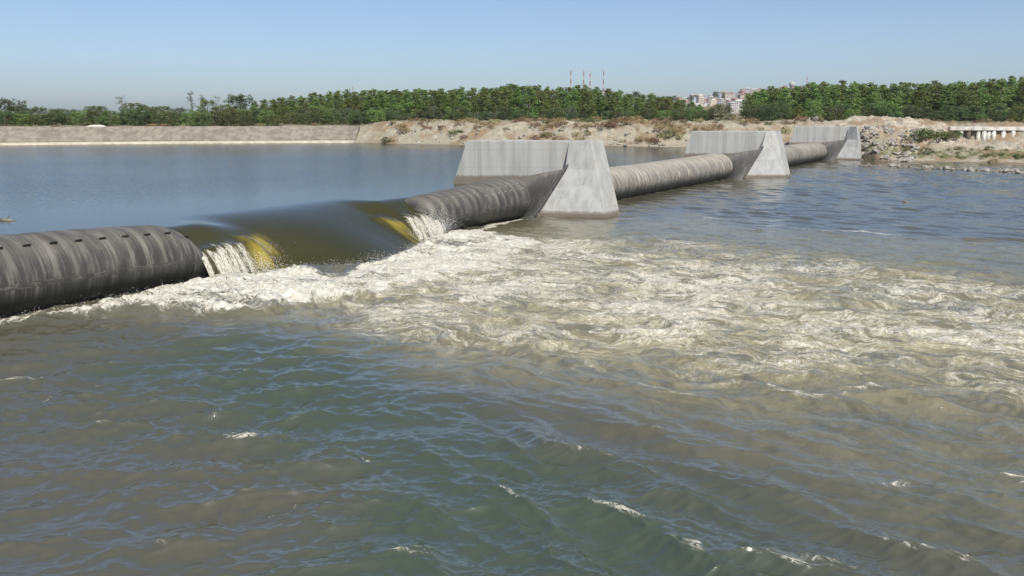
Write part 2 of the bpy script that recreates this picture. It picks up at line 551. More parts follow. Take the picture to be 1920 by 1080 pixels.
# ---------------------------------------------------------------- polygons on the water
def seg_dist(X, Y, pts):
    d = np.full(X.shape, 1e9)
    for a, b in zip(pts[:-1], pts[1:]):
        ax, ay, bx, by = a[0], a[1], b[0], b[1]
        L = (bx - ax) ** 2 + (by - ay) ** 2 + 1e-9
        t = np.clip(((X - ax) * (bx - ax) + (Y - ay) * (by - ay)) / L, 0, 1)
        d = np.minimum(d, np.hypot(X - ax - t * (bx - ax), Y - ay - t * (by - ay)))
    return d


def poly_sd(X, Y, pts):
    d = seg_dist(X, Y, pts + [pts[0]])
    inside = np.zeros(X.shape, bool)
    for (ax, ay), (bx, by) in zip(pts, pts[1:] + pts[:1]):
        c = ((ay > Y) != (by > Y)) & (X < (bx - ax) * (Y - ay) / (by - ay + 1e-12) + ax)
        inside ^= c
    return np.where(inside, d, -d)


def P(lst, z=0.0): return [tuple(gp(x, y, z)[:2]) for x, y in lst]


DENSE = P([(-200, 642), (0, 605), (130, 578), (240, 558), (385, 526), (520, 503), (570, 512), (640, 520), (700, 500), (760, 476), (800, 452), (838, 432), (900, 430), (980, 446),
           (1000, 470), (930, 500), (820, 540), (700, 560), (600, 572), (470, 588), (370, 602), (290, 588), (200, 584), (110, 594), (0, 622), (-200, 668)])
MED = P([(620, 560), (760, 500), (960, 456), (1150, 468), (1330, 490), (1450, 520), (1560, 560), (1760, 610), (2000, 640), (2100, 720), (1850, 690),
         (1600, 660), (1420, 640), (1250, 668), (1100, 672), (950, 640), (800, 600), (700, 586)])
LIGHT = P([(560, 600), (800, 480), (1000, 440), (1300, 450), (1600, 490), (1800, 520), (2150, 560), (2200, 790), (1850, 765), (1600, 740), (1400, 742), (1200, 705),
           (1000, 690), (850, 690), (700, 650)])
TURB = P([(150, 580), (560, 540), (830, 440), (1010, 412), (1150, 418), (1300, 400), (1400, 425), (1650, 440), (1920, 455), (2300, 480), (2400, 1180), (1800, 1010),
          (1480, 900), (1180, 790), (950, 720), (760, 680), (620, 620), (450, 610)])
GREEN = P([(330, 640), (640, 630), (780, 730), (1150, 860), (1480, 1090), (1480, 1160), (520, 1160), (640, 1000), (560, 830), (330, 760), (180, 700)])
EDDY = P([(1320, 408), (1400, 420), (1520, 433), (1650, 438), (1780, 446), (1950, 456), (2200, 470)])
TOE_R = P([(835, 441), (900, 428), (985, 411)])
TOE_P = P([(1142, 411), (1210, 409)])


def down_fields(X, Y):
    wx = X + 1.3 * fbm(X * 0.35, Y * 0.35, 4, 31); wy = Y + 1.3 * fbm(X * 0.35, Y * 0.35, 4, 47)
    dn = poly_sd(wx, wy, DENSE); md = poly_sd(wx, wy, MED); lt = poly_sd(wx, wy, LIGHT); tb = poly_sd(X, Y, TURB)
    foam = np.maximum.reduce([(0.86 + 0.35 * fbm(X * 0.5, Y * 0.9, 3, 61)) * sstep(-0.9, 0.9, dn), 0.63 * sstep(-3.2, 2.4, md), 0.53 * sstep(-3.8, 3.2, lt)])
    patch = fbm(X * 0.22, Y * 0.22, 3, 71)
    foam = foam * (1 + 0.45 * patch * (foam < 0.9))
    ed = seg_dist(wx, wy, EDDY)
    foam = np.maximum(foam, 0.72 * np.exp(-(ed / 0.55) ** 2) * (0.55 + 0.9 * noise2(X * 0.3, Y * 0.3, 5)))
    foam = np.maximum(foam, 0.85 * np.exp(-(seg_dist(wx, wy, TOE_R) / 0.5) ** 2))
    foam = np.maximum(foam, 0.6 * np.exp(-(seg_dist(X, Y, TOE_P) / 0.35) ** 2))
    # stray flecks on the open water
    fl = noise2(X * 0.8, Y * 0.8, 91) + 0.7 * noise2(X * 3.1, Y * 3.1, 95)
    foam = np.maximum(foam, 0.50 * sstep(0.62, 0.82, fl))
    turb = sstep(-2.5, 3.5, tb)
    milk = turb * 0.34 * (1 - 0.4 * sstep(26, 15, Y)) + 0.34 * sstep(-3.0, 3.0, lt) * (0.75 + 0.5 * fbm(X * 0.3, Y * 0.3, 3, 83)) + 0.22 * sstep(-2, 2.5, md)
    return np.clip(foam, 0, 1.15), turb, dn, np.clip(milk, 0, 1), tb


def gerstner(X, Y, comps, warp):
    H = np.zeros_like(X); GX = np.zeros_like(X); GY = np.zeros_like(X)
    for a, lam, amp, ph in comps:
        k = 2 * math.pi / lam
        th = k * (math.cos(a) * X + math.sin(a) * Y + warp) + ph
        c, s_ = np.cos(th), np.sin(th)
        H += amp * c
        GX -= amp * 1.0 * math.cos(a) * s_; GY -= amp * 1.0 * math.sin(a) * s_
    return H, GX, GY


def comps(base, spread, lo, hi, n, steep, seed):
    r = random.Random(seed); out = []
    for i in range(n):
        lam = lo * (hi / lo) ** (i / (n - 1)) * r.uniform(0.9, 1.1)
        out.append((base + r.gauss(0, spread), lam, steep * lam * r.uniform(0.6, 1.2) / math.sqrt(n), r.uniform(0, 6.28)))
    return out


def build_down_water():
    ys = 8.0 * (175 / 8.0) ** np.linspace(0, 1, 1060)
    us = np.linspace(-1, 1, 880)
    Y = np.repeat(ys[:, None], len(us), 1)
    X = us[None, :] * (0.70 * ys[:, None] + 4.0)
    foam, turb, dn, milk, tb = down_fields(X, Y)
    s, n = to_sn(X, Y)
    cell = 0.0034 * Y
    warp = 0.50 * fbm(X * 0.25, Y * 0.25, 3, 201) + 0.10 * noise2(X * 1.1, Y * 1.1, 207)
    # two wave trains: crests rising to the right on the left, falling to the right in the middle
    HA, AX, AY = gerstner(X, Y, comps(math.radians(107), 0.48, 0.40, 2.4, 18, 0.060, 1), warp)
    HB, BX, BY = gerstner(X, Y, comps(math.radians(55), 0.34, 0.45, 2.9, 18, 0.068, 2), warp)
    HC2, CX, CY = gerstner(X, Y, comps(math.radians(80), 0.7, 0.22, 0.8, 22, 0.031, 3), warp * 0.5)
    HD, DX_, DY_ = gerstner(X, Y, comps(math.radians(80), 0.6, 0.13, 0.42, 22, 0.046, 4), warp)
    fd = 1 - sstep(13, 30, Y)
    wB = sstep(-6, 1.5, X + 1.5 * fbm(X * .2, Y * .2, 2, 77)); gust = 0.95 + 0.75 * fbm(X * 0.12, Y * 0.12, 3, 301)
    near = (1 - 0.62 * sstep(18, 60, Y)) * gust
    Hh = (HA * (1 - wB) + HB * wB + 0.8 * HC2 + HD * fd) * near
    Gx = (AX * (1 - wB) + BX * wB + 0.8 * CX + DX_ * fd) * near; Gy = (AY * (1 - wB) + BY * wB + 0.8 * CY + DY_ * fd) * near
    # boiling water
    rot_n, rot_s = n, s
    T = 0.34 * ridged(rot_n * 0.33, rot_s * 0.62, 6, 401, 0.60) - 0.12 + 0.10 * fbm(X * 0.25, Y * 0.25, 2, 411)
    amp = np.clip(0.20 * turb + 0.35 * np.clip(foam, 0, 1) * turb, 0, 0.8) * np.clip(1.25 - Y / 110, 0.25, 1)
    calm = np.clip(1 - 0.5 * turb, 0, 1)
    # standing foam wall along the foot of the overflow
    JE = 1.9 + 2.1 * np.exp(-((s + 20.2) / 3.6) ** 2)
    win = sstep(-28.5, -25.5, s) * (1 - sstep(-13, -10.5, s))
    jump = win * np.exp(-((n - JE - 0.7) / 0.9) ** 2) * (0.05 + 0.24 * fbm(s * 0.42, n * 0.6, 4, 501) + 0.13 * ridged(s * 1.6, n * 1.6, 4, 511, 0.6))
    toeL = (1 - sstep(-28, -26, s)) * sstep(-0.5, 0.6, dn) * (0.04 + 0.11 * ridged(s * 1.1, n * 1.4, 4, 521, 0.6))
    dens = sstep(-0.3, 1.6, dn) * (0.06 * ridged(X * 1.1, Y * 1.3, 5, 531, 0.6))
    Z = Hh * calm + T * amp + jump + toeL + dens
    Xd = X + Gx * calm; Yd = Y + Gy * calm
    silt = np.clip(1 - sstep(-2.0, 2.0, poly_sd(X + 1.2 * fbm(X * .3, Y * .3, 3, 701), Y + 1.2 * fbm(X * .3, Y * .3, 3, 702), GREEN)) + 0.35 * fbm(X * 0.18, Y * 0.18, 3, 705), 0, 1)
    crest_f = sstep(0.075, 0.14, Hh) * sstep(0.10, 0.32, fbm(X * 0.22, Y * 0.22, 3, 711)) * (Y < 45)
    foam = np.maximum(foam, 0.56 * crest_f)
    thin = sstep(0.03, 0.13, Hh) * (1 - sstep(24, 40, Y)) * (0.41 + 0.17 * fbm(X * 0.35, Y * 0.35, 3, 721))  # bright sky reflection along wave crests, put in as pale foam colour
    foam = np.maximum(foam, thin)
    keep = (n[:-1, :-1] > -6) & (n[1:, 1:] > -6) & (n[:-1, 1:] > -6) & (n[1:, :-1] > -6)
    V = np.stack([Xd, Yd, Z], -1).reshape(-1, 3)
    Fc = grid_faces(len(ys), len(us), keep)
    wn = n + 1.7 * fbm(X * 0.28, Y * 0.28, 3, 601) + 0.42 * fbm(X * 1.1, Y * 1.1, 3, 603)
    ws = s + 1.7 * fbm(X * 0.28, Y * 0.28, 3, 611) + 0.42 * fbm(X * 1.1, Y * 1.1, 3, 613)
    flow = np.stack([wn, ws, Z], -1).reshape(-1, 3)
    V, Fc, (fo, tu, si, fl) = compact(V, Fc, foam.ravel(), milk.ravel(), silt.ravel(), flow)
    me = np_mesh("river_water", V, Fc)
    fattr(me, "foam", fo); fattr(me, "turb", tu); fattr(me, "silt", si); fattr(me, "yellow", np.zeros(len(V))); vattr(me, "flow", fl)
    o = link("river_water", me, M['water_down'], smooth=True)
    return tag(o, "choppy brown green tailwater with white foam below the dam", "water", kind="structure")


build_down_water()

# ---------------------------------------------------------------- reservoir and overflow
S0, S1 = -30.0, -11.0       # shoulders of the sunken stretch of the tube


def crest(s):
    """height of the inflated tube along the first bay"""
    s = np.asarray(s, dtype=float)
    base = np.interp(s, [-80, -36, -32, -29, -27, -13, -12, -9, -5, -1.2, 0], [2.75, 2.72, 2.56, 2.40, 2.30, 2.15, 2.15, 2.32, 2.57, 2.80, 2.82])
    low = 0.45
    tl = np.clip((s - S0) / 2.2, 0, 1); tr = np.clip((S1 - s) / 1.1, 0, 1)
    left = np.sqrt(np.clip(1 - tl ** 2.8, 0, 1)); right = np.sqrt(np.clip(1 - tr ** 3.6, 0, 1))
    k = np.where(s < -20, left, right)
    return low + (base - low) * k


def S5(t):
    t = np.clip(t, 0, 1); return t * t * t * (t * (t * 6 - 15) + 10)


def n_end(s):
    """where the sheet meets the tailwater: farthest out in the middle"""
    return 1.9 + 2.1 * np.exp(-((s + 20.2) / 3.6) ** 2)


def overflow(s, n):
    """surface level of the pool and of the sheet that pours over the sunken tube"""
    eL = 1 - sstep(-26.4, -23.4, s); eR = sstep(-15.2, -13.4, s)
    e = np.maximum(eL, eR)
    t = np.clip((n + 6.0) / (n_end(s) + 6.2), 0, 1)
    mid = 2.45 * (0.20 * S5(t) + 0.80 * t ** 2.0) + 0.014 * noise2(s * 1.3, n * 0.12, 61) * sstep(0.25, 0.7, t) + 0.004 * noise2(s * 4.5, n * 0.3, 62) * sstep(0.35, 0.8, t)
    edge = 0.75 * S5((n + 3.2) / 3.0) + 1.75 * np.clip((n + 0.45) / 1.25, 0, 1) ** 1.7
    drop = mid * (1 - e) + edge * e
    return WL - drop


def build_pool():
    ns = np.concatenate([-(6.0 * 1.055 ** np.arange(75, 0, -1)), np.arange(-6.0, 5.2, 0.06)])
    sl = -31.0 - 0.08 * (1.055 ** np.arange(115, 0, -1) - 1) / 0.055
    srr = -9.0 + 0.08 * (1.05 ** np.arange(1, 110) - 1) / 0.05
    ss_ = np.concatenate([sl, np.arange(-31, -9, 0.07), srr])
    ss_ = ss_[(ss_ > -230) & (ss_ < 96)]
    n = np.repeat(ns[:, None], len(ss_), 1); s = np.repeat(ss_[None, :], len(ns), 0)
    Z = overflow(s, n)
    pull = np.where(n < -1.3, sstep(S0 - 1.5, S0 + 0.8, s) * (1 - sstep(S1 - 0.9, S1 + 0.6, s)), 1.0)
    Z = WL + (Z - WL) * pull
    z_fall = (WL - Z)
    eL = sstep(S0 + 1.4, S0 + 1.8, s) * (1 - sstep(-26.1, -25.2, s))
    eR = sstep(-14.4, -13.8, s) * (1 - sstep(S1 - 0.1, S1 + 0.8, s))
    lip = sstep(0.58, 0.95, z_fall + 0.22 * noise2(s * 2.5, n * 0.6, 3))
    foam = np.maximum(eL, eR) * lip * (0.70 + 0.42 * noise2(s * 2.6, n * 0.25, 8) + 0.25 * noise2(s * 7.0, n * 0.4, 9))
    # little froth where the glassy sheet meets the boil
    foot = sstep(1.85, 2.35, z_fall + 0.25 * fbm(s * 0.8, n * 0.8, 3, 13))
    foam = np.maximum(foam, 0.95 * foot)
    yel = (sstep(-26.3, -25.2, s + 0.35 * (n - 0.3)) * (1 - sstep(-24.7, -23.7, s + 0.35 * (n - 0.3)))
           + 0.8 * sstep(-15.7, -14.9, s) * (1 - sstep(-14.5, -13.9, s)) * sstep(0.75, 1.2, z_fall)) * lip * (1 - foot)
    yel = yel * sstep(-0.35, 0.35, noise2(s * 3.4, n * 0.7, 21) + 0.12)
    # ropes and ribs in the falling water
    rib = 0.09 * noise2(s * 2.6, n * 0.3, 31) + 0.035 * noise2(s * 8, n * 0.5, 33)
    fold = 0.28 * np.exp(-((s + 25.2) / 0.45) ** 2) + 0.22 * np.exp(-((s + 14.9) / 0.5) ** 2)
    edge = np.maximum(np.maximum(eL, eR), np.clip(yel, 0, 1))
    Z = Z + edge * lip * rib + fold * lip * (1 - foot)
    ok_notch = (s > S0 + 1.6) & (s < S1 - 0.15)
    tail = n < -1.3
    ok_notch &= n < n_end(s) + 0.5
    ok = (ok_notch | tail)
    keep = ok[:-1, :-1] & ok[1:, 1:] & ok[:-1, 1:] & ok[1:, :-1]
    X = O2.x + D.x * s + N.x * n; Y = O2.y + D.y * s + N.y * n
    V = np.stack([X, Y, Z], -1).reshape(-1, 3)
    Fc = grid_faces(len(ns), len(ss_), keep)[:, ::-1]
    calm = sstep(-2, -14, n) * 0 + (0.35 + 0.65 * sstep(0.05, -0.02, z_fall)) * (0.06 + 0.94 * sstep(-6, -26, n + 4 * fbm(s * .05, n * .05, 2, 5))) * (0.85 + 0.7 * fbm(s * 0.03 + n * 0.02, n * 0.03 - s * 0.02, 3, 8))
    fall_len = np.cumsum(np.vstack([np.zeros((1, len(ss_))), np.hypot(np.diff(n, axis=0), np.diff(Z, axis=0))]), 0)
    flow = np.stack([fall_len * 0.8, s * 2.2, Z * 0], -1).reshape(-1, 3)
    V, Fc, (fo, ye, ca, fl) = compact(V, Fc, foam.ravel(), yel.ravel(), calm.ravel(), flow)
    me = np_mesh("reservoir_water", V, Fc)
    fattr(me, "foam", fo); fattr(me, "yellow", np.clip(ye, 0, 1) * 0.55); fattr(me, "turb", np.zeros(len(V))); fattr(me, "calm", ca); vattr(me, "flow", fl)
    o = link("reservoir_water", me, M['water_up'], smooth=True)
    return tag(o, "calm blue pool above the dam pouring over its sunken stretch", "water", kind="structure")


build_pool()


def build_spray():
    pts = []
    r = random.Random(5)
    def drop(s, n, z, rad): pts.append((sn(s, n, z), rad))
    for _ in range(3600):       # thrown up along the foot of the sheet
        s = r.uniform(-27, -11.5); n = 1.9 + 2.1 * math.exp(-((s + 20.2) / 3.6) ** 2) + r.gauss(0.2, 0.45)
        drop(s, n, 0.08 + abs(r.gauss(0, 0.17)) + 0.16 * max(0, math.sin(s * 1.7)), r.uniform(0.003, 0.011))
    for _ in range(4200):       # burst at the far shoulder
        s = r.gauss(-12.6, 0.8); n = r.gauss(0.7, 0.5)
        drop(s, n, 0.4 + abs(r.gauss(0.25, 0.40)), r.uniform(0.003, 0.013))
    for _ in range(1100):       # near shoulder
        s = r.gauss(-26.0, 0.6); n = r.gauss(0.9, 0.4)
        drop(s, n, 0.2 + abs(r.gauss(0.2, 0.35)), r.uniform(0.004, 0.014))
    for _ in range(900):        # along the foot of the near tube
        s = r.uniform(-38, -28); n = r.gauss(0.9, 0.35)
        drop(s, n, 0.12 + abs(r.gauss(0, 0.12)), r.uniform(0.003, 0.010))
    ov = np.array([(1, 0, 0), (-1, 0, 0), (0, 1, 0), (0, -1, 0), (0, 0, 1), (0, 0, -1)], float)
    of = np.array([(0, 2, 4), (2, 1, 4), (1, 3, 4), (3, 0, 4), (2, 0, 5), (1, 2, 5), (3, 1, 5), (0, 3, 5)])
    V = np.concatenate([ov * rad * np.array([1, 1, r.uniform(0.8, 1.7)]) + np.array(p) for p, rad in pts])
    Fc = np.concatenate([of + 6 * i for i in range(len(pts))])
    m = NT("spray"); mt = m.done(m.principled((0.85, 0.85, 0.82), 0.3))
    o = link("spray", np_mesh("spray", V, Fc), mt)
    tag(o, "white droplets thrown up where the water plunges over the dam", "spray", kind="stuff")


build_spray()


# ---------------------------------------------------------------- rubber dams
def tube_mesh(name, s_list, hfun, wr=1.0, ring=0.04, pitch=0.9, end_lo=None, end_hi=None, seed=0, wrink=0.03, coff=0.0):
    """inflated tube as rings round the dam line; end_hi = s where the end starts to fold up the pier slope"""
    seg = 40
    V, UV = [], []
    s_arr = np.asarray(s_list)
    H = hfun(s_arr)
    for s, h in zip(s_arr, H):
        a, c = 0.60 * max(h, 2.15) + 0.32, 0.5 * (h + 0.25)       # half width, half height (bottom sits just under the water)
        arc = 0.0
        for k in range(seg):
            th = 2 * math.pi * k / seg
            ct, st = math.cos(th), math.sin(th)
            rr = 1.0 + ring * 0.35 * (abs(math.sin(math.pi * s / pitch)) ** 0.6) / max(h, .6)
            nn = -1.55 + coff + a * rr * np.sign(ct) * abs(ct) ** 0.9
            zz = -0.25 + c + c * rr * st
            V.append([s, nn, zz]); UV.append([s, th * 1.4, 0])
    V = np.array(V); UV = np.array(UV)
    # wrinkles
    wv = wrink * (noise2(V[:, 0] * 2.1, UV[:, 1] * 0.35, 40 + seed) + 0.6 * noise2(V[:, 0] * 5.5, UV[:, 1] * 0.5, 41 + seed))
    V[:, 1] += wv * np.sign(V[:, 1] + 1.55); V[:, 2] += wv * 0.6
    return V, UV, seg


def rings_to_mesh(name, V, UV, seg, nr):
    f = []
    for i in range(nr - 1):
        for k in range(seg):
            k2 = (k + 1) % seg
            f.append((i * seg + k, (i + 1) * seg + k, (i + 1) * seg + k2, i * seg + k2))
    W = np.stack([O2.x + D.x * V[:, 0] + N.x * V[:, 1], O2.y + D.y * V[:, 0] + N.y * V[:, 1], V[:, 2]], -1)
    me = np_mesh(name, W, np.array(f))
    vattr(me, "suv", UV)
    return me


def end_flap(ring0, toe, kink):
    """the tube end, gathered flat and clamped along the sloping foot of a pier (toe -> kink)"""
    seg, nr = len(ring0), 18
    top = ring0[:, 2].max()
    ctr = ring0.mean(0)
    f = np.clip(ring0[:, 2] / top, -0.1, 1.0)[:, None]
    a = np.array([toe[0], toe[1], 0.0]); b = np.array([kink[0], kink[1], 3.25])
    end = a + (b - a) * f + np.array([-0.10, 0.05, 0.0])
    front = (ring0[:, 1] > ctr[1])[:, None]
    end = np.where(front, end + np.array([-0.07, 0.04, 0.0]), end)
    V, UV = [], []
    for i in range(nr):
        t = i / (nr - 1)
        r0 = ctr + (ring0 - ctr) * (1 - 0.26 * float(sstep(0.0, 0.06, t)))
        bow = 0.22 * math.sin(math.pi * t) * np.array([0, -1, 0.0])
        p = r0 * (1 - t) + end * t + bow
        p[:, 2] += 0.05 * np.sin(f[:, 0] * 19 + t * 3) * t * (1 - t) * 2
        V.append(p); UV.append(np.stack([np.full(seg, 3 * t), np.arange(seg) * 0.22, np.zeros(seg)], -1))
    return np.concatenate(V), np.concatenate(UV), seg, nr


def fins(parent, s_vals, hfun, ang, size, mat):
    for s in s_vals:
        h = float(hfun(np.array([s]))[0])
        a, c = 0.60 * h + 0.32, 0.5 * (h + 0.25)
        ct, st = math.cos(ang), math.sin(ang)
        nn = -1.55 + a * abs(ct) ** 0.9; zz = -0.25 + c + c * st
        nr = Vector((0, ct / a, st / c)).normalized()       # outward in (s,n,z)
        tn = Vector((0, -nr.z, nr.y))
        b = Vector((s, nn, zz))
        L, Hh, T = size
        m = MB()
        pts = []
        for (ds, dt) in ((-L, -Hh * 0.2), (L, -Hh * 0.2), (L * 0.8, Hh), (-L * 0.8, Hh)):
            pts.append(b + Vector((ds, 0, 0)) + tn * dt - nr * 0.03)
        for (ds, dt, o) in ((-L * 0.75, -Hh * 0.5, T), (L * 0.75, -Hh * 0.5, T), (L * 0.5, Hh * 0.5, T * 0.5), (-L * 0.5, Hh * 0.5, T * 0.5)):
            pts.append(b + Vector((ds, 0, 0)) + tn * dt + nr * o)
        m.add([sn(p.x, p.y, p.z) for p in pts], [(3, 2, 1, 0), (4, 5, 6, 7), (0, 1, 5, 4), (1, 2, 6, 5), (2, 3, 7, 6), (3, 0, 4, 7)])
        m.build("deflector_fin", mat, parent)


def set_origin(root, objs):
    inv = Matrix.Translation(-root.location)
    for o in objs:
        if o.data.users == 1: o.data.transform(inv)


def clamp_strip(toe, kink):
    m = MB()
    pts = [(toe[0] + (kink[0] - toe[0]) * t - 0.14, toe[1] + (kink[1] - toe[1]) * t + 0.08, 3.25 * t) for t in (0.0, 0.3, 0.6, 0.9, 1.0, 1.09)]
    m.tube([sn(*p) for p in pts], [0.13, 0.13, 0.12, 0.11, 0.11, 0.05], 6)
    m.build("clamp_bar", M['rubber_dark'])


def bay(name, label, s_from, s_to, hfun, mat, ring, pitch, flap, knobs, seed, wr=0.03, coff=0.0):
    root = empty(name, sn(s_from, -1.5, 0))
    step = 0.11
    s_list = np.arange(s_from, s_to, step)
    V, UV, seg = tube_mesh("membrane", s_list, hfun, ring=ring, pitch=pitch, seed=seed, wrink=wr)
    parts = []
    o = link("membrane", rings_to_mesh("membrane", V, UV, seg, len(s_list)), mat, smooth=True); parts.append(o)
    if flap:
        V, UV, seg, nr = end_flap(V[-seg:], *KINKS[flap - 1])
        o = link("end_flap", rings_to_mesh("end_flap", V, UV, seg, nr), M['rubber_flap'], smooth=True); parts.append(o)
        clamp_strip(*KINKS[flap - 1]); parts.append(COL.objects[-1])
    n0 = len(COL.objects)
    for sv, ang, size in knobs:
        fins(None, sv, hfun, ang, size, M['rubber_dark'] if size[0] > 0.1 else M['steel'])
    parts += list(COL.objects)[n0:]
    for p in parts:
        p.data.transform(Matrix.Translation(-root.location)); p.parent = root
    # materials read object coordinates: keep them equal to world height above water
    return tag(root, label, "rubber dam", "inflatable rubber dam sections")


# ---------------------------------------------------------------- piers
KINKS = []


def pier(px, label):
    """px: named survey pixels of this pier"""
    HT = 5.2
    t0, t1 = gp(*px['T0'], 0), gp(*px['T1'], 0)

    def pt(k, y, z):
        q = at(*px[k], y); return Vector((q.x, y, z))
    top = {'A': pt('A', t0.y + 2.7, HT), 'K': pt('K', t0.y + 2.3, HT), 'R': pt('R', t1.y + 2.3, HT)}
    k33 = pt('M', t0.y + 1.44, 3.25)
    a_w = pt('W', t0.y + 2.75, WL)
    KINKS.append((to_sn(t0.x, t0.y), to_sn(k33.x, k33.y)))
    back = D * px['thick']
    backn = Vector((D.x, D.y, 0)) * px['thick']

    def lerp(a, b, z):
        f = (z - a.z) / (b.z - a.z)
        return a + (b - a) * f
    rings = []
    for z in (-0.8, 0.0, 0.32, WL, 3.25, HT):
        A = lerp(a_w, top['A'], z)
        R = lerp(t1, top['R'], z)
        if z <= 3.25: K = lerp(t0, k33, z)
        else: K = lerp(k33, top['K'], z)
        ths = 1.0 + 0.10 * (HT - z) / HT
        # back side: vertical slab edge, never crossing the front
        Rb = R + backn * ths; Ab = A + backn * ths
        S = Vector((K.x - 0.06, top['K'].y + 0.03 + 0.10 * (HT - z) / HT, z))       # the upright side wall ends behind the sloping nose
        rings.append([A, S, K, R, Rb, Ab])
    base = sn(*to_sn(t1.x, t1.y), 0)
    root = empty("concrete_pier", (base.x, base.y, 0))
    vs = [p for r in rings for p in r]; nr = 6
    fs = []
    for i in range(len(rings) - 1):
        for k in range(nr):
            k2 = (k + 1) % nr
            fs.append((i * nr + k, i * nr + k2, (i + 1) * nr + k2, (i + 1) * nr + k))
    fs.append(tuple((len(rings) - 1) * nr + k for k in range(nr))); fs.append(tuple(range(nr))[::-1])
    bm = bmesh.new()
    bv = [bm.verts.new(p - root.location) for p in vs]
    for f in fs: bm.faces.new([bv[i] for i in f])
    bmesh.ops.recalc_face_normals(bm, faces=bm.faces)
    sharp = [e for e in bm.edges if len(e.link_faces) == 2 and e.calc_face_angle(0) > 0.15]
    bmesh.ops.bevel(bm, geom=sharp, offset=0.07, segments=2, affect='EDGES', profile=0.6)
    bmesh.ops.triangulate(bm, faces=[f for f in bm.faces if len(f.verts) > 4])
    me = bpy.data.meshes.new("pier_body"); bm.to_mesh(me); bm.free()
    # the upstream half is stained up to the pool level
    co = np.zeros(len(me.vertices) * 3, dtype=np.float32); me.vertices.foreach_get("co", co); co = co.reshape(-1, 3)
    fattr(me, "wet", (k33.x - 2.2) - (co[:, 0] + root.location.x))
    link("body", me, M['concrete'], root)
    # footing under the downstream nose
    m = MB()
    d = (t1 - t0).normalized(); out = Vector((d.y, -d.x, 0))
    if out.y > 0: out = -out
    p0, p1 = t0 - d * 0.10 + out * 0.16, t1 + d * 0.12 + out * 0.16
    p2, p3 = p1 + backn * 0.8 , p0 + backn * 0.4
    lo = [Vector((q.x, q.y, -0.7)) - root.location for q in (p0, p1, p2, p3)]
    hi = [Vector((q.x, q.y, 0.22)) - root.location - out * 0.04 for q in (p0, p1, p2, p3)]
    m.add(lo + hi, [(3, 2, 1, 0), (4, 5, 6, 7), (0, 1, 5, 4), (1, 2, 6, 5), (2, 3, 7, 6), (3, 0, 4, 7)])
    f = m.mesh("footing"); fattr(f, "wet", np.full(len(f.vertices), -9.0))
    link("footing", f, M['concrete'], root)
    return tag(root, label, "pier", "concrete piers of the dam")


pier(dict(A=(875, 264), K=(1069, 265), R=(1108, 265), T0=(1003, 405), T1=(1138, 408), M=(1060, 316), W=(849, 343), thick=2.0),
     "nearest and largest grey concrete pier, foam swirling by its foot")
pier(dict(A=(1296, 247), K=(1438, 246.5), R=(1455, 246.5), T0=(1393, 334), T1=(1474, 333.5), M=(1428, 277), W=(1281, 293), thick=2.0),
     "middle concrete pier between two rubber dam sections, reflected in calm water")
pier(dict(A=(1490, 238), K=(1593, 237.5), R=(1606, 237.5), T0=(1563, 300), T1=(1613, 301), M=(1587, 261), W=(1478, 271), thick=2.0),
     "farthest and smallest concrete pier, beside the riprap of the right bank")


bay("rubber_dam", "near black rubber dam section with its middle sunken under rushing water", -75, -1.3, crest, M['rubber'], 0.05, 1.0,
    1, [(np.arange(-60, -27.6, 0.98), math.radians(52), (0.16, 0.10, 0.13)),
                        (np.arange(-10.6, -1.8, 0.72), math.radians(50), (0.07, 0.06, 0.08)),
                        (np.arange(-6.2, -1.8, 0.72), math.radians(34), (0.065, 0.055, 0.07))], 0)

S_P2 = to_sn(*gp(1393, 334)[:2])[0]
S_P3 = to_sn(*gp(1565, 300)[:2])[0]
bay("rubber_dam", "ribbed pale rubber dam section between the nearest and second piers", 4.6, S_P2 - 1.5,
    lambda s: np.interp(s, [0, 20, S_P2 - 8, S_P2], [2.55, 2.5, 2.6, 2.75]), M['rubber_pale'], 0.50, 0.86, 2, [], 3)
bay("rubber_dam", "far rubber dam section between the second and farthest piers", S_P2 + 5, S_P3 - 1.5,
    lambda s: np.interp(s, [0, S_P3], [2.6, 2.75]), M['rubber_pale'], 0.30, 0.9, 3, [], 6)


# ---------------------------------------------------------------- vegetation
def leaf_cloud(clumps, per, leaf, rnd, flat=0.0):
    """leaf-sized quads gathered round clump centres: [(centre, radius)]"""
    V, T = [], []
    for c, rad in clumps:
        tint = rnd.uniform(0.0, 1.0)
        k = max(3, int(per * (rad ** 1.5)))
        d = RNG.normal(size=(k, 3)); d /= np.linalg.norm(d, axis=1)[:, None]
        r = rad * RNG.uniform(0.25, 1.0, size=(k, 1)) ** 0.5
        p = np.array(c) + d * r * np.array([1, 1, 0.85])
        a = RNG.normal(size=(k, 3)) + d * 0.2; a[:, 2] *= (1 - flat); a /= np.linalg.norm(a, axis=1)[:, None]
        b = np.cross(a, RNG.normal(size=(k, 3))); b /= np.linalg.norm(b, axis=1)[:, None]
        sz = leaf * RNG.uniform(0.6, 1.3, size=(k, 1))
        a = a * sz; b = b * sz * 0.7
        V.append(np.stack([p - a, p - b * 0.9, p + a, p + b * 0.9], 1).reshape(-1, 3))
        T.append(np.repeat(np.clip(tint * 0.7 + RNG.uniform(-0.1, 0.4, k), 0, 1), 4))
    V = np.concatenate(V); T = np.concatenate(T)
    me = np_mesh("crown", V, np.arange(len(V)).reshape(-1, 4))
    fattr(me, "tint", T)
    return me


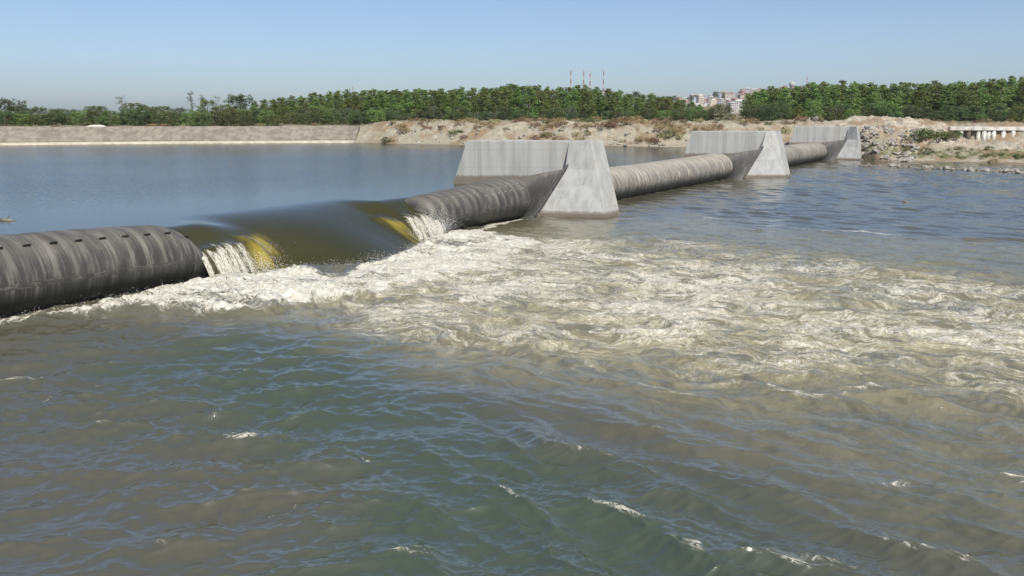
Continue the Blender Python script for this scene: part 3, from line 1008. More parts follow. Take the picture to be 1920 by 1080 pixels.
def make_tree_meshes(kind, seed):
    r = random.Random(seed)
    clumps, limbs = [], MB()
    if kind == 'poplar':          # unit height 10: slim column, foliage nearly to the ground
        hgt, trunk = 10.0, 0.13
        for i in range(120):
            t = r.random()
            z = 0.9 + 8.9 * t
            w = 1.30 * (math.sin(min(1, (1 - t) * 1.25 + 0.10) * math.pi * 0.62)) * r.uniform(0.75, 1.1)
            a = r.uniform(0, 6.28); q = w * r.random() ** 0.5
            clumps.append(((q * math.cos(a), q * math.sin(a), z), r.uniform(0.30, 0.58) * (1.1 - 0.4 * t)))
        leaf, per = 0.15, 72
    elif kind == 'round':         # broad crown
        hgt, trunk = 10.0, 0.24
        lobes = [(r.uniform(-1.9, 1.9), r.uniform(-1.9, 1.9), r.uniform(2.8, 8.2), r.uniform(1.3, 2.1)) for _ in range(11)]
        lobes.append((0, 0, 8.3, 1.5))
        for (x, y, z, R) in lobes:
            for _ in range(9):
                d = Vector((r.gauss(0, 1), r.gauss(0, 1), r.gauss(0, 1))).normalized() * R * r.random() ** 0.33
                clumps.append(((x + d.x, y + d.y, z + d.z * 0.85), r.uniform(0.4, 0.8)))
        for _ in range(14):
            clumps.append(((r.uniform(-2.4, 2.4), r.uniform(-2.4, 2.4), r.uniform(1.0, 3.4)), r.uniform(0.5, 0.9)))
        leaf, per = 0.17, 62
    elif kind == 'feather':       # thin, airy, pale tree with gaps
        hgt, trunk = 10.0, 0.12
        for i in range(34):
            t = r.random()
            z = 2.0 + 7.9 * t
            w = 0.95 * (1 - t * 0.55) * r.uniform(0.4, 1.1)
            a = r.uniform(0, 6.28)
            clumps.append(((w * math.cos(a) + 0.15 * t, w * math.sin(a), z), r.uniform(0.28, 0.5)))
        leaf, per = 0.12, 46
    elif kind == 'bushy':         # full to the ground
        hgt, trunk = 10.0, 0.16
        for i in range(70):
            t = r.random()
            z = 0.6 + 8.6 * t
            w = 2.9 * math.sqrt(max(0.02, 1 - (abs(t - 0.35) / 0.72) ** 2.2)) * r.uniform(0.55, 1.08)
            a = r.uniform(0, 6.28)
            clumps.append(((w * math.cos(a), w * math.sin(a), z), r.uniform(0.55, 1.05)))
        leaf, per = 0.21, 44
    else:                          # shrub, unit height 1
        hgt, trunk = 1.0, 0.02
        for i in range(20):
            a = r.uniform(0, 6.28); q = 0.75 * r.random() ** 0.5
            z = 0.12 + 0.72 * r.random() * (1 - q * 0.45)
            clumps.append(((q * math.cos(a), q * math.sin(a), z), r.uniform(0.14, 0.27)))
        leaf, per = 0.060, 300
    crown = leaf_cloud(clumps, per, leaf, r)
    lean = r.uniform(-0.25, 0.25) * (hgt / 10)
    limbs.tube([(0, 0, -0.3 * hgt / 10), (0.02 * hgt / 10, 0, 0.3 * hgt), (lean * 0.6, lean * 0.3, 0.6 * hgt), (lean, lean * 0.4, 0.9 * hgt)],
               [trunk, trunk * 0.75, trunk * 0.45, trunk * 0.12], 6)
    for _ in range(7 if hgt > 2 else 4):
        c, rad = r.choice(clumps)
        z0 = max(0.12 * hgt, c[2] - 0.22 * hgt)
        limbs.tube([(lean * 0.5 * z0 / hgt, 0, z0), ((c[0]) * 0.5, c[1] * 0.5, (z0 + c[2]) / 2 + 0.02 * hgt), c], [trunk * 0.42, trunk * 0.28, trunk * 0.08], 5)
    return limbs.mesh("trunk"), crown


VAR = {}
for kind, nv in (('poplar', 9), ('round', 6), ('feather', 4), ('bushy', 6), ('shrub', 7)):
    VAR[kind] = [make_tree_meshes(kind, 100 + 7 * i + len(kind)) for i in range(nv)]
_pal = {}


def with_mat(me, mat):
    key = (me.name, mat.name)
    if key not in _pal:
        c = me if not me.materials else me.copy()
        c.materials.clear(); c.materials.append(mat); _pal[key] = c
        if c is not me: pass
    return _pal[key]


def plant(name, kind, leafm, x, y, h, wscale, label, cat, group, rz=None, z=None, idx=None):
    v = VAR[kind][(idx if idx is not None else random.randrange(99)) % len(VAR[kind])]
    root = empty(name, (x, y, tz(x, y) - 0.05 if z is None else z), random.uniform(0, 6.28) if rz is None else rz)
    unit = 10.0 if kind != 'shrub' else 1.0
    root.scale = (h / unit * wscale, h / unit * wscale, h / unit)
    for nm, me, mt in (("trunk" if kind != 'shrub' else "stem", v[0], M['bark']), ("crown" if kind != 'shrub' else "foliage", v[1], leafm)):
        key = (id(me), mt.name)
        if key not in _pal:
            c = me.copy() if me.materials else me
            c.materials.clear(); c.materials.append(mt); _pal[key] = c
        o = bpy.data.objects.new(nm, _pal[key]); COL.objects.link(o); o.parent = root
    return tag(root, label, cat, group)


def tree_by_px(name, kind, leafm, px, top, dist, wpx, label, cat="tree", group=None, idx=None):
    p = at(px, top, dist)
    z0 = tz(p.x, dist)
    h = p.z - z0
    natural = {'poplar': 0.30, 'round': 0.62, 'feather': 0.22, 'bushy': 0.62}[kind] * h
    width = wpx / F * dist
    return plant(name, kind, leafm, p.x, dist, h, max(0.5, min(2.2, width / natural)), label, cat, group, idx=idx)


# plantation: rows of slender trees
def plantation(x0, x1, prof, rows, label, group):
    for d, step, dy in rows:
        px = x0 + random.uniform(0, step)
        while px < x1:
            top = float(np.interp(px, *zip(*prof))) + dy + random.gauss(0, 2.2)
            kind = 'poplar' if random.random() < 0.9 else 'round'
            tree_by_px("poplar_tree", 'poplar', M['poplar'], px, top, d + random.uniform(-5, 5), random.uniform(36, 52), label, "tree", group)
            px += step * random.uniform(0.7, 1.3)


prof_a = [(460, 194), (520, 184), (600, 176), (700, 170), (860, 164), (1000, 161), (1120, 165), (1180, 176), (1260, 180), (1310, 196), (1345, 205)]
plantation(470, 1330, prof_a, [(200, 19, 4), (214, 19, -1), (228, 18, -1)], "slender green poplar in the wide plantation left of the town", "poplars of the wide plantation")
prof_b = [(1385, 198), (1410, 172), (1450, 164), (1540, 156), (1600, 158), (1700, 156), (1780, 155), (1840, 152), (1900, 144), (2000, 140), (2200, 146)]
plantation(1392, 2120, prof_b, [(188, 19, 3), (202, 19, -1), (216, 20, 0)], "slender green poplar in the plantation right of the town", "poplars of the right plantation")

# single trees on the left
left = [
    ('oak_tree', 'round', 'oak', 14, 181, 190, 60, "big dark crowned tree at the left edge of the photo"),
    ('oak_tree', 'round', 'oak', 42, 184, 188, 40, "dark dense tree just right of the big one at left edge"),
    ('round_tree', 'bushy', 'oak', 70, 199, 190, 40, "low dark tree third from the left edge"),
    ('round_tree', 'bushy', 'pale_leaf', 116, 202, 205, 36, "small pale tree showing above the left thicket"),
    ('round_tree', 'bushy', 'oak', 141, 203, 200, 24, "narrow dark tree alone above the left thicket"),
    ('round_tree', 'bushy', 'oak', 170, 196, 210, 30, "left of two dark small trees side by side on skyline"),
    ('round_tree', 'bushy', 'oak', 190, 197, 210, 26, "right of two dark small trees side by side on skyline"),
    ('feathery_tree', 'feather', 'pale_leaf', 228, 178, 185, 26, "thin pale feathery tree rising above a bushy green one"),
    ('round_tree', 'bushy', 'shrub', 250, 189, 182, 58, "bushy mid green tree under the thin feathery one"),
    ('round_tree', 'bushy', 'shrub', 292, 199, 180, 48, "yellow green round tree left of the half hidden roof"),
    ('feathery_tree', 'feather', 'pale_leaf', 357, 169, 190, 24, "tallest pale feathery tree with a pointed top, right of roof"),
    ('feathery_tree', 'feather', 'pale_leaf', 378, 175, 192, 22, "pale feathery tree right of the tallest feathery one"),
    ('round_tree', 'bushy', 'poplar', 388, 184, 184, 40, "green tree in front of the pale feathery pair"),
    ('feathery_tree', 'feather', 'pale_leaf', 405, 180, 190, 30, "pale open crowned tree left of the round dark crown"),
    ('round_tree', 'round', 'oak', 449, 173, 186, 50, "round dark crown standing highest left of the plantation"),
    ('round_tree', 'bushy', 'poplar', 425, 192, 183, 44, "green tree below and left of the round dark crown"),
    ('round_tree', 'bushy', 'oak', 335, 200, 186, 34, "dark tree right behind the half hidden roof"),
    ('round_tree', 'bushy', 'shrub', 1352, 193, 178, 62, "round lighter green tree standing alone before the town"),
    ('round_tree', 'bushy', 'pale_leaf', 1270, 206, 182, 40, "greyish green tree at the right end of the wide plantation"),
    ('round_tree', 'bushy', 'shrub', 1310, 210, 182, 44, "low green tree left of the lone round tree before town"),
]
for nm, kd, mt, px, top, dist, wpx, lab in left:
    tree_by_px(nm, kd, M[mt], px, top, dist, wpx, lab, "tree")
# thicket along the embankment
for i in range(84):
    px = -270 + i * 9.4 + random.uniform(-5, 5)
    tree_by_px("thicket_tree", 'bushy', M[random.choice(['shrub', 'poplar', 'shrub', 'oak'])], px, random.uniform(196, 217), random.uniform(163, 178), random.uniform(30, 46),
               "low bushy green tree in the thicket behind the concrete embankment", "tree", "thicket behind the embankment")
# undergrowth before the plantations
for i in range(84):
    px = 540 + i * 9.5 + random.uniform(-6, 6)
    tree_by_px("understory_tree", 'bushy', M[random.choice(['oak', 'poplar', 'shrub', 'pale_leaf', 'oak'])], px, random.uniform(196, 222), random.uniform(176, 192), random.uniform(26, 44),
               "low bushy tree at the foot of the wide plantation", "tree", "undergrowth at the wide plantation")
for i in range(62):
    px = 1402 + i * 11 + random.uniform(-6, 6)
    tree_by_px("understory_tree", 'bushy', M[random.choice(['oak', 'poplar', 'oak', 'shrub'])], px, random.uniform(186, 220), random.uniform(170, 183), random.uniform(28, 44),
               "low bushy tree at the foot of the right plantation", "tree", "undergrowth at the right plantation")


def shrub_px(px, py, dist, h, wsc, mat, label, group, name="shrub"):
    p = at(px, py, dist)
    return plant(name, 'shrub', M[mat], p.x, dist, h, wsc, label, "shrub", group)


# big green bushes at the waterline right of the embankment
for px, d, h in ((670, 153, 1.7), (688, 152.5, 2.2), (706, 153, 2.1), (722, 154, 1.5)):
    shrub_px(px, 260, d, h, 1.2, 'shrub', "leafy green bush at the waterline where the concrete embankment ends", "green bushes at the embankment end")
lab_dry = "dry orange brown bush on the sandy far bank"
for i in range(130):
    px = random.uniform(720, 1290) if i < 70 else random.uniform(1000, 1480)
    p0 = gp(px, 266, WL)
    yb = float(np.interp(p0.x, UX, UY))
    d = yb + random.choice([random.uniform(3.0, 9.5), random.uniform(8, 20)])
    k = random.random()
    if k < 0.55: a = ('dry', lab_dry, "dry bushes on the far bank")
    elif k < 0.8: a = ('straw', "straw coloured bush on the sandy far bank", "straw bushes on the far bank")
    else: a = ('shrub', "small green bush on the sandy far bank", "green bushes on the far bank")
    shrub_px(px, 250, d, random.uniform(0.5, 1.5), random.uniform(0.9, 1.6), a[0], a[1], a[2])
for i in range(22):
    px = random.uniform(-40, 640)
    p = at(px, 238, 163)
    yb = float(np.interp(p.x, UX, UY))
    shrub_px(px, 238, yb + random.uniform(11, 14), random.uniform(0.5, 1.0), 1.3, random.choice(['dry', 'straw']), "dry weed on top of the concrete embankment", "weeds on the embankment")
for px, d, h, w_ in ((1712, 138, 1.5, 1.3), (1728, 139.5, 2.1, 1.2), (1745, 139, 2.3, 1.2), (1762, 138.5, 1.7, 1.3), (1782, 139, 1.5, 1.2)):
    shrub_px(px, 280, d, h, w_, 'shrub', "dense green bush on the sandy slope right of the riprap", "green bushes right of the riprap")
shrub_px(1768, 270, 141, 1.3, 1.1, 'dry', "rusty dry bush among the green ones right of the riprap", None)
shrub_px(1792, 270, 143.5, 1.6, 1.0, 'oak', "dark bush at the left end of the pile wall", None)
for i in range(46):
    px = random.uniform(1690, 1990)
    p = at(px, 298, 132)
    yb = float(np.interp(p.x, DX, DY))
    shrub_px(px, 295, yb + random.uniform(1.2, 6.5), random.uniform(0.25, 0.75), random.uniform(1.0, 1.8), random.choice(['shrub', 'shrub', 'straw', 'pale_leaf']),
             "low weedy tuft on the grassy shore right of the farthest pier", "weeds on the right shore")
for i in range(40):
    px = random.uniform(1470, 1990)
    shrub_px(px, 232, random.uniform(155, 163), random.uniform(0.5, 1.3), 1.2, random.choice(['dry', 'straw', 'dry', 'shrub']),
             "dry weed on the bank top before the right plantation", "weeds before the right plantation")


# ---------------------------------------------------------------- embankment wall on the left
def embankment():
    root = empty("embankment_wall", gp(300, 270, WL))
    t = NT("revetment_concrete"); co = t.coord()
    a = t.noise(t.map(co, (0.8, 0.8, 0.25)), 1.1, 6, 0.65); b = t.noise(co, 6, 5, 0.7)
    br = t.n("TexBrick"); br.inputs["Scale"].default_value = 1.0; br.inputs["Mortar Size"].default_value = 0.028
    br.inputs["Brick Width"].default_value = 5.0; br.inputs["Row Height"].default_value = 30
    t.l(t.map(co, (1, 1, 1), (math.pi / 2, 0, 0)), br.inputs["Vector"])
    c = t.mix(t.ss(a, 0.36, 0.64), (0.17, 0.148, 0.115), (0.265, 0.238, 0.19))
    c = t.mix(t.ss(b, 0.58, 0.76, 0, 0.5), c, (0.19, 0.165, 0.13))
    c = t.mix(t.math('MULTIPLY', br.outputs["Fac"], 0.6), c, (0.13, 0.12, 0.10))
    mat = t.done(t.principled(c, 0.9, t.bump(b, 0.4, 0.05)))
    toe = simple_mat("toe_kerb_concrete", (0.40, 0.36, 0.28), (0.52, 0.48, 0.39), 1.2, 0.9)
    xs = np.linspace(-115, XREV, 90)

    def strip(name, prof, m, part=True):
        V = []
        for i, x in enumerate(xs):
            y0 = float(np.interp(x, UX, UY))
            for (dy, z) in prof:
                V.append((x - root.location.x, y0 + dy - root.location.y, z - root.location.z))
        k = len(prof)
        fs = []
        for i in range(len(xs) - 1):
            for j in range(k):
                j2 = (j + 1) % k
                fs.append((i * k + j, (i + 1) * k + j, (i + 1) * k + j2, i * k + j2))
        fs.append(tuple(range(k))); fs.append(tuple((len(xs) - 1) * k + j for j in range(k))[::-1])
        bm = bmesh.new(); bv = [bm.verts.new(v) for v in V]
        for f in fs: bm.faces.new([bv[q] for q in f])
        bmesh.ops.recalc_face_normals(bm, faces=bm.faces)
        me = bpy.data.meshes.new(name); bm.to_mesh(me); bm.free()
        link(name, me, m, root)
    strip("slope_panel", [(2.3, WL + 0.1), (2.3, WL + 0.62), (6.6, 5.0), (7.4, 5.0), (7.4, WL)], mat)
    strip("toe_kerb", [(-0.1, WL - 0.6), (0.5, WL + 0.34), (2.28, WL + 0.42), (2.28, WL - 0.6)], toe)
    tag(root, "long sloping concrete embankment with pale toe along the left far bank", "embankment")


embankment()


# ---------------------------------------------------------------- pile wall on the right
def pile_wall():
    x0 = at(1764, 240, 151).x; x1 = x0 + 40.0
    y0, y1 = (float(np.interp(x, DX, DY)) + 21.0 for x in (x0, x1))
    root = empty("pile_wall", (x0, y0, 2.6), math.atan2(y1 - y0, x1 - x0))
    pale = simple_mat("pile_concrete", (0.42, 0.40, 0.36), (0.66, 0.64, 0.58), 1.4, 0.9)
    dark = simple_mat("dark_pile_infill", (0.09, 0.075, 0.06), (0.20, 0.17, 0.135), 1.6, 0.95)  # dark tone for the infill and for some of the piles
    L = 42.0
    m = MB(); m.box((L / 2, 0.15, 2.20), (L, 1.1, 0.62)); m.build("cap_beam", pale, root)
    m = MB(); m.box((L / 2, 0.62, 0.6), (L, 0.3, 2.6)); m.build("infill", dark, root)
    x = 0.4; r = random.Random(3)
    while x < L - 0.3:
        m = MB(); rad = r.uniform(0.26, 0.42)
        m.tube([(x, 0.05, -0.9), (x, 0.05, 0.6), (x, 0.05, 1.89)], [rad, rad * r.uniform(0.9, 1.1), rad], 10)
        me = m.mesh("pile")
        link("pile", me, pale if (x > 4 or r.random() < 0.3) and r.random() < 0.9 else dark, root, True)
        x += r.choice([0.75, 0.9, 1.25, 1.5])
    tag(root, "pile retaining wall with pale cap beam and dark gaps between piles", "retaining wall")


pile_wall()


# ---------------------------------------------------------------- rocks
def rock_mesh(seed):
    r = random.Random(seed)
    bm = bmesh.new(); bmesh.ops.create_icosphere(bm, subdivisions=2, radius=0.5)
    planes = [(Vector((r.gauss(0, 1), r.gauss(0, 1), r.gauss(0, 1))).normalized(), r.uniform(0.26, 0.42)) for _ in range(9)]
    for v in bm.verts:
        for nrm, d in planes:
            q = v.co.dot(nrm)
            if q > d: v.co -= nrm * (q - d)
        v.co.x *= 1.25; v.co.z *= 0.8
    me = bpy.data.meshes.new("boulder"); bm.to_mesh(me); bm.free(); me.materials.append(M['rock'])
    return me


ROCKS = [rock_mesh(i) for i in range(8)]


def rock(x, y, z, size, label, group, name="boulder"):
    o = bpy.data.objects.new(name, random.choice(ROCKS)); COL.objects.link(o)
    o.location = (x, y, z); o.rotation_euler = (random.uniform(-.5, .5), random.uniform(-.5, .5), random.uniform(0, 6.28))
    o.scale = (size * random.uniform(0.8, 1.3), size * random.uniform(0.8, 1.2), size * random.uniform(0.7, 1.1))
    return tag(o, label, "boulder", group)


for i in range(150):
    px = 1612 + 108 * random.random() ** 1.5
    lim = np.interp(px, [1612, 1640, 1720], [249, 256, 284])
    d = random.uniform(130.5, 143.5)
    p = at(px, 280, d); z = tz(p.x, d)
    yy = PY  # keep only stones on the visible face of the slope
    rock(p.x, d, z + 0.08, random.uniform(0.55, 1.35), "pale angular boulder in the riprap beside the farthest pier", "riprap boulders")
for i in range(50):
    px = random.uniform(725, 1290); p0 = gp(px, 268, WL); d = float(np.interp(p0.x, UX, UY)) + random.uniform(1.0, 6)
    rock(at(px, 262, d).x, d, tz(at(px, 262, d).x, d) + 0.05, random.uniform(0.35, 1.0), "pale stone lying on the sandy far bank behind the nearest pier", "stones on the far bank")
for px, py, d, sz in ((1528, 232, 158, 1.7), (1512, 235, 157, 1.1), (1546, 234, 160, 1.1)):
    p = at(px, py, d); rock(p.x, d, tz(p.x, d) + 0.4, sz, {1528: "biggest pale boulder on the bank top above the farthest pier", 1512: "pale boulder left of the biggest one on bank top",
                                                         1546: "pale boulder right of the biggest one on bank top"}[px], None)


def gravel_bar():
    a, b = gp(1600, 309), gp(2150, 334)
    n = 160
    xs = np.linspace(0, 1, n); ws = np.linspace(-1, 1, 17)
    V = []
    for t in xs:
        c = a + (b - a) * t
        wdt = 0.5 + 3.4 * t
        for q in ws:
            h = (1 - q * q) * (0.10 + 0.22 * t) + 0.10 * float(noise2(np.array([t * 60.0]), np.array([q * 2.0]), 4)[0]) - 0.06
            V.append((c.x + 0.1 * q, c.y + q * wdt, h))
    me = np_mesh("gravel_bar", np.array(V), grid_faces(n, len(ws))[:, ::-1])
    nv = len(V); fattr(me, "veg", np.full(nv, 0.75)); fattr(me, "far", np.zeros(nv)); fattr(me, "wetsand", np.full(nv, 0.25))
    tag(link("gravel_bar", me, M['earth'], smooth=True), "low gravel spit off the right bank", "gravel bar", kind="structure")
    for i in range(85):
        t = random.random() ** 0.8
        c = a + (b - a) * t
        wdt = 0.5 + 3.4 * t
        q = -random.uniform(0.35, 1.0)
        rock(c.x + random.gauss(0, 1.1), c.y + q * wdt + random.gauss(0, 0.25), 0.06 + 0.12 * t, 0.22 + 1.0 * random.random() ** 1.8, "pale stone edging the low gravel spit off the right bank", "stones of the gravel spit")


gravel_bar()

# ---------------------------------------------------------------- town on the hill
WALLS = [simple_mat("render_" + n_, c, tuple(k * 1.15 for k in c), 0.3, 0.9, 0.1) for n_, c in
         (("white", (0.46, 0.44, 0.41)), ("cream", (0.47, 0.41, 0.33)), ("pink", (0.42, 0.30, 0.26)), ("grey", (0.38, 0.38, 0.37)), ("blue", (0.42, 0.46, 0.52)))]
ROOFS = [simple_mat("roof_" + n_, c, tuple(k * 1.2 for k in c), 0.6, 0.9, 0.1) for n_, c in
         (("red", (0.29, 0.16, 0.125)), ("brown", (0.24, 0.18, 0.15)), ("grey", (0.40, 0.39, 0.37)))]
GLASS = simple_mat("window_glass", (0.05, 0.06, 0.07), (0.09, 0.10, 0.11), 2, 0.2, 0)


def house_protos():
    out = []
    r = random.Random(9)
    for i in range(10):
        w_, d_, h_ = r.uniform(9, 15), r.uniform(8, 11), r.choice([6, 9, 9, 12, 15])
        m = MB(); m.box((0, 0, h_ / 2 - 1.5), (w_, d_, h_ + 3)); wall = m.mesh("wall")
        m = MB(); e = 0.5; rh = r.uniform(1.6, 2.6)
        zz = h_ + 0.01
        vs_ = [(-w_ / 2 - e, -d_ / 2 - e, zz), (w_ / 2 + e, -d_ / 2 - e, zz), (w_ / 2 + e, d_ / 2 + e, zz), (-w_ / 2 - e, d_ / 2 + e, zz), (-w_ / 2 + 2.5, 0, zz + rh), (w_ / 2 - 2.5, 0, zz + rh)]
        m.add(vs_, [(3, 2, 1, 0), (0, 1, 5, 4), (2, 3, 4, 5), (1, 2, 5), (3, 0, 4)])
        roof = m.mesh("roof")
        spots = []
        for fl in range(int(h_ // 3)):
            for k in range(int(w_ // 3)):
                spots.append(((-w_ / 2 + 1.7 + k * 3.0, -d_ / 2 - 0.02, fl * 3 + 1.7), 0.0))
            for k in range(2):
                spots.append(((-w_ / 2 - 0.02, -d_ / 2 + 2.2 + k * 3.6, fl * 3 + 1.7), math.pi / 2))
        win = spots
        out.append((wall, roof, win))
    return out


HP = house_protos()
_m = MB(); _m.box((0, 0, 0), (1.4, 0.10, 1.4)); WIN = _m.mesh("window"); WIN.materials.append(GLASS)
_hc = {}


def hmesh(me, mat):
    k = (id(me), mat.name)
    if k not in _hc:
        c = me.copy(); c.materials.clear(); c.materials.append(mat); _hc[k] = c
    return _hc[k]


def house(px, py, dist, sc=1.0, lab="small house with tiled roof in the hillside town", grp="houses of the hillside town", wall=None, roof=None, name="house", proto=None):
    p = at(px, py, dist)
    z0 = tz(p.x, dist)
    pr = HP[proto if proto is not None else random.randrange(len(HP))]
    root = empty(name, (p.x, dist, z0), random.uniform(-0.7, 0.7))
    root.scale = (sc, sc, sc)
    for nm, me, mt in (("wall", pr[0], wall or random.choice(WALLS)), ("roof", pr[1], roof or random.choice(ROOFS))):
        o = bpy.data.objects.new(nm, hmesh(me, mt)); COL.objects.link(o); o.parent = root
    for loc, rz in pr[2]:
        o = bpy.data.objects.new("window", WIN); COL.objects.link(o); o.parent = root; o.location = loc; o.rotation_euler = (0, 0, rz)
    return tag(root, lab, "house", grp)


for i in range(210):
    px = random.uniform(1205, 1560)
    dist = random.uniform(1060 if 1290 < px < 1362 else 850, 1330)
    house(px, 190, dist, random.uniform(0.38, 0.66))


def mosque():
    dist = 1000.0
    p = at(1333, 170, dist); z0 = tz(p.x, dist)
    root = empty("mosque", (p.x, dist, z0), 0.1); root.scale = [(p.z - z0) / 37.0] * 3
    white = WALLS[0]
    lift = 6
    m = MB(); m.box((6, 0, lift + 0), (16, 13, 15 + 0)); m.build("hall", WALLS[1], root)
    bm = bmesh.new(); bmesh.ops.create_uvsphere(bm, u_segments=20, v_segments=10, radius=5.2)
    for v in bm.verts: v.co.z = max(v.co.z, -0.3) * 0.85; v.co += Vector((6, 0, lift + 7.7))
    me = bpy.data.meshes.new("dome"); bm.to_mesh(me); bm.free(); link("dome", me, white, root, True)
    m = MB(); m.tube([(-3.5, -3, -2), (-3.5, -3, lift + 20), (-3.5, -3, lift + 20.2), (-3.5, -3, lift + 21.2), (-3.5, -3, lift + 21.3), (-3.5, -3, lift + 26), (-3.5, -3, lift + 31)],
                     [1.1, 0.95, 1.6, 1.6, 0.85, 0.8, 0.05], 10); m.build("minaret", white, root)
    tag(root, "white mosque with a dome and one slim minaret below the town", "mosque")


mosque()


def church_tower():
    dist = 1000.0
    p = at(1313, 176, dist); z0 = tz(p.x, dist)
    root = empty("tower_building", (p.x, dist, z0), 0.25); root.scale = [(p.z - z0) / 22.6] * 3
    m = MB(); m.box((0, 0, 8), (10, 10, 22)); m.build("wall", WALLS[1], root)
    m = MB(); m.box((0, 0, 19.4), (11, 11, 0.8)); m.box((0, 0, 21.2), (8.5, 8.5, 2.8), 0, 0.35); m.build("roof", WALLS[0], root)
    for k in (-2.6, 0, 2.6):
        for z in (6, 10, 14):
            m = MB(); m.box((k, -5.0, z), (1.3, 0.2, 1.9)); m.build("window", GLASS, root)
    m = MB(); m.box((-8, -1, 1.5), (12, 9, 10)); m.build("annex", WALLS[0], root)
    m = MB(); m.box((8, -2, 1), (7, 8, 9)); m.build("annex", WALLS[0], root)
    tag(root, "cream tower building with a white top left of the minaret", "building")


church_tower()
house(1388, 197, 800, 0.8, "wide pale block lowest in the gap between the plantations", None, WALLS[0], ROOFS[2], "apartment_block", 3)
house(1374, 206, 780, 0.6, "white house below the wide pale block in the gap", None, WALLS[0], ROOFS[2], "house", 5)
house(322, 214, 186, 0.22, "half hidden house with brown roof among the left trees", None, WALLS[3], ROOFS[1], "house", 0)

# trees between the houses
for i in range(60):
    px = random.uniform(1205, 1560); dist = random.uniform(1040 if 1290 < px < 1362 else 800, 1300)
    p = at(px, 190, dist)
    plant("town_tree", 'round', M['oak'], p.x, dist, random.uniform(7, 12), 1.0, "dark tree between the houses of the hillside town", "tree", "trees in the hillside town")


# ---------------------------------------------------------------- masts
def mast(px, top, base, dist, label, wdt=1.6):
    a, b = at(px, base, dist), at(px, top, dist)
    root = empty("radio_mast", (a.x, dist, tz(a.x, dist)))
    H = b.z - root.location.z
    red = simple_mat("mast_red", (0.26, 0.055, 0.045), (0.34, 0.08, 0.06), 1, 0.7, 0); wht = simple_mat("mast_white", (0.5, 0.48, 0.46), (0.6, 0.58, 0.56), 1, 0.7, 0)
    nb = 9
    for k in range(nb):
        m = MB()
        z0, z1 = H * k / nb, H * (k + 1) / nb - 0.02
        w0, w1 = wdt * (1 - 0.5 * k / nb), wdt * (1 - 0.5 * (k + 1) / nb)
        for sx, sy in ((-1, -1), (1, -1), (1, 1), (-1, 1)):
            m.tube([(sx * w0 / 2, sy * w0 / 2, z0), (sx * w1 / 2, sy * w1 / 2, z1)], [0.28, 0.28], 4)
        for q in range(3):
            za, zb = z0 + (z1 - z0) * q / 3, z0 + (z1 - z0) * (q + 1) / 3
            m.tube([(-w0 / 2, -w0 / 2, za), (w0 / 2, -w0 / 2, zb)], [0.15, 0.15], 4); m.tube([(w0 / 2, w0 / 2, za), (-w0 / 2, w0 / 2, zb)], [0.15, 0.15], 4)
        m.build("red_section" if k % 2 == 0 else "white_section", red if k % 2 == 0 else wht, root)
    m = MB(); m.tube([(0, 0, H), (0, 0, H + 5)], [0.18, 0.08], 5); m.build("antenna", red, root)
    tag(root, label, "mast", "masts on the skyline")


mast(1070, 133, 175, 1300, "leftmost red and white mast, standing apart left of the close pair")
mast(1094, 134, 175, 1300, "left mast of the close pair above the wide plantation")
mast(1106, 137, 175, 1300, "right mast of the close pair above the wide plantation")
mast(1131, 134, 175, 1300, "red and white mast right of the close pair on the skyline")
mast(1512, 146, 170, 1330, "thin mast on the town hill above the right plantation", 0.9)
mast(662, 163, 180, 1500, "tiny lone mast far left above the wide plantation", 0.7)


def water_tower():
    dist = 1330.0
    p = at(1485, 160, dist)
    root = empty("water_tower", (p.x, dist, tz(p.x, dist)))
    H = at(1485, 153, dist).z - root.location.z
    m = MB(); m.tube([(0, 0, 0), (0, 0, H - 8)], [2.6, 2.2], 12); m.build("shaft", WALLS[3], root, True)
    m = MB(); m.tube([(0, 0, H - 8), (0, 0, H - 6), (0, 0, H - 1), (0, 0, H)], [2.3, 4.2, 4.2, 1.0], 14); m.build("tank", WALLS[3], root, True)
    tag(root, "grey water tower on the hill crest left of the thin mast", "tower")


water_tower()


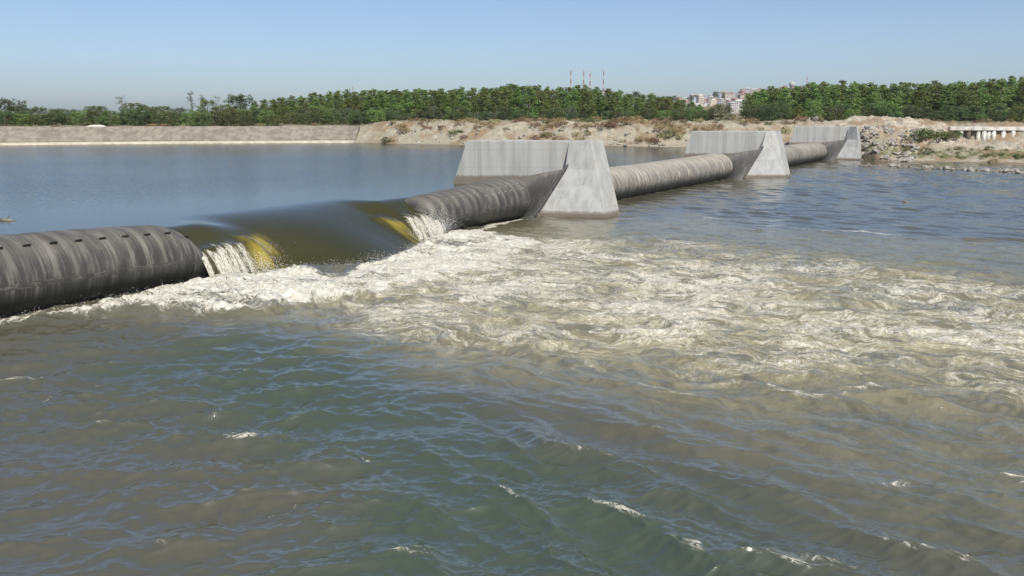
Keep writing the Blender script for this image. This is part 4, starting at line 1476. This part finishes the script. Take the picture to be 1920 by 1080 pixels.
# ---------------------------------------------------------------- small things
def tent():
    d = 158.0
    p = at(181, 241, d)
    root = empty("white_tent", (p.x, d, p.z - 0.1))
    m = MB()
    n = 9; vs_, fs_ = [], []
    for i in range(n):
        a = math.pi * i / (n - 1)
        for y in (-1.2, 1.2): vs_.append((-1.6 * math.cos(a), y, 0.75 * math.sin(a)))
    for i in range(n - 1): fs_.append((2 * i, 2 * i + 1, 2 * i + 3, 2 * i + 2))
    fs_.append(tuple(2 * i for i in range(n))); fs_.append(tuple(2 * i + 1 for i in range(n))[::-1]); fs_.append((0, 2 * n - 2, 2 * n - 1, 1))
    m.add(vs_, fs_); m.build("cover", simple_mat("white_sheet", (0.62, 0.60, 0.55), (0.74, 0.72, 0.68), 2, 0.8, 0.1), root)
    m = MB()
    for x in (-1.55, 1.55): m.box((x, 0, -0.2), (0.12, 2.3, 0.5))
    m.build("frame", M['steel'], root)
    tag(root, "small white rounded cover on top of the concrete embankment", "tent")


tent()


def driftwood(px0, px1, py, z, label, rad=0.09):
    a, b = gp(px0, py, z), gp(px1, py + 0.5, z)
    root = empty("driftwood", ((a + b) / 2))
    L = (b - a).length / 2
    m = MB(); m.tube([(-L, 0, 0.0), (-L * .3, 0.08, 0.03), (L * .4, -0.05, 0.02), (L, 0.05, -0.02)], [rad * .5, rad, rad * .9, rad * .4], 7)
    m.build("stem", M['bark'], root, True)
    m = MB(); m.tube([(L * 0.2, 0, 0.03), (L * 0.42, 0.12, 0.22)], [rad * .5, rad * .2], 6); m.build("twig", M['bark'], root)
    tag(root, label, "driftwood")


driftwood(-14, 28, 413.5, WL, "dark driftwood floating on the pool near the left edge")
driftwood(1692, 1703, 379, 0.0, "small dark stick floating on the blue water right of the piers", 0.12)


# ---------------------------------------------------------------- air
def haze():
    m = NT("haze_air")
    v = m.n("VolumePrincipled"); v.inputs["Color"].default_value = (0.90, 0.95, 1.0, 1); v.inputs["Density"].default_value = 0.00012
    v.inputs["Anisotropy"].default_value = 0.2
    m.l(v.outputs[0], m.out.inputs["Volume"])
    b = MB(); b.box((0, 1300, 58), (5600, 2660, 160))
    b.v = [(x, y, -12.0 if z < 0 else 140.0) for x, y, z in b.v]
    o = b.build("haze", m.m)
    tag(o, "thin summer haze over the river valley", "haze", kind="stuff")


USE_HAZE = True
if USE_HAZE: haze()
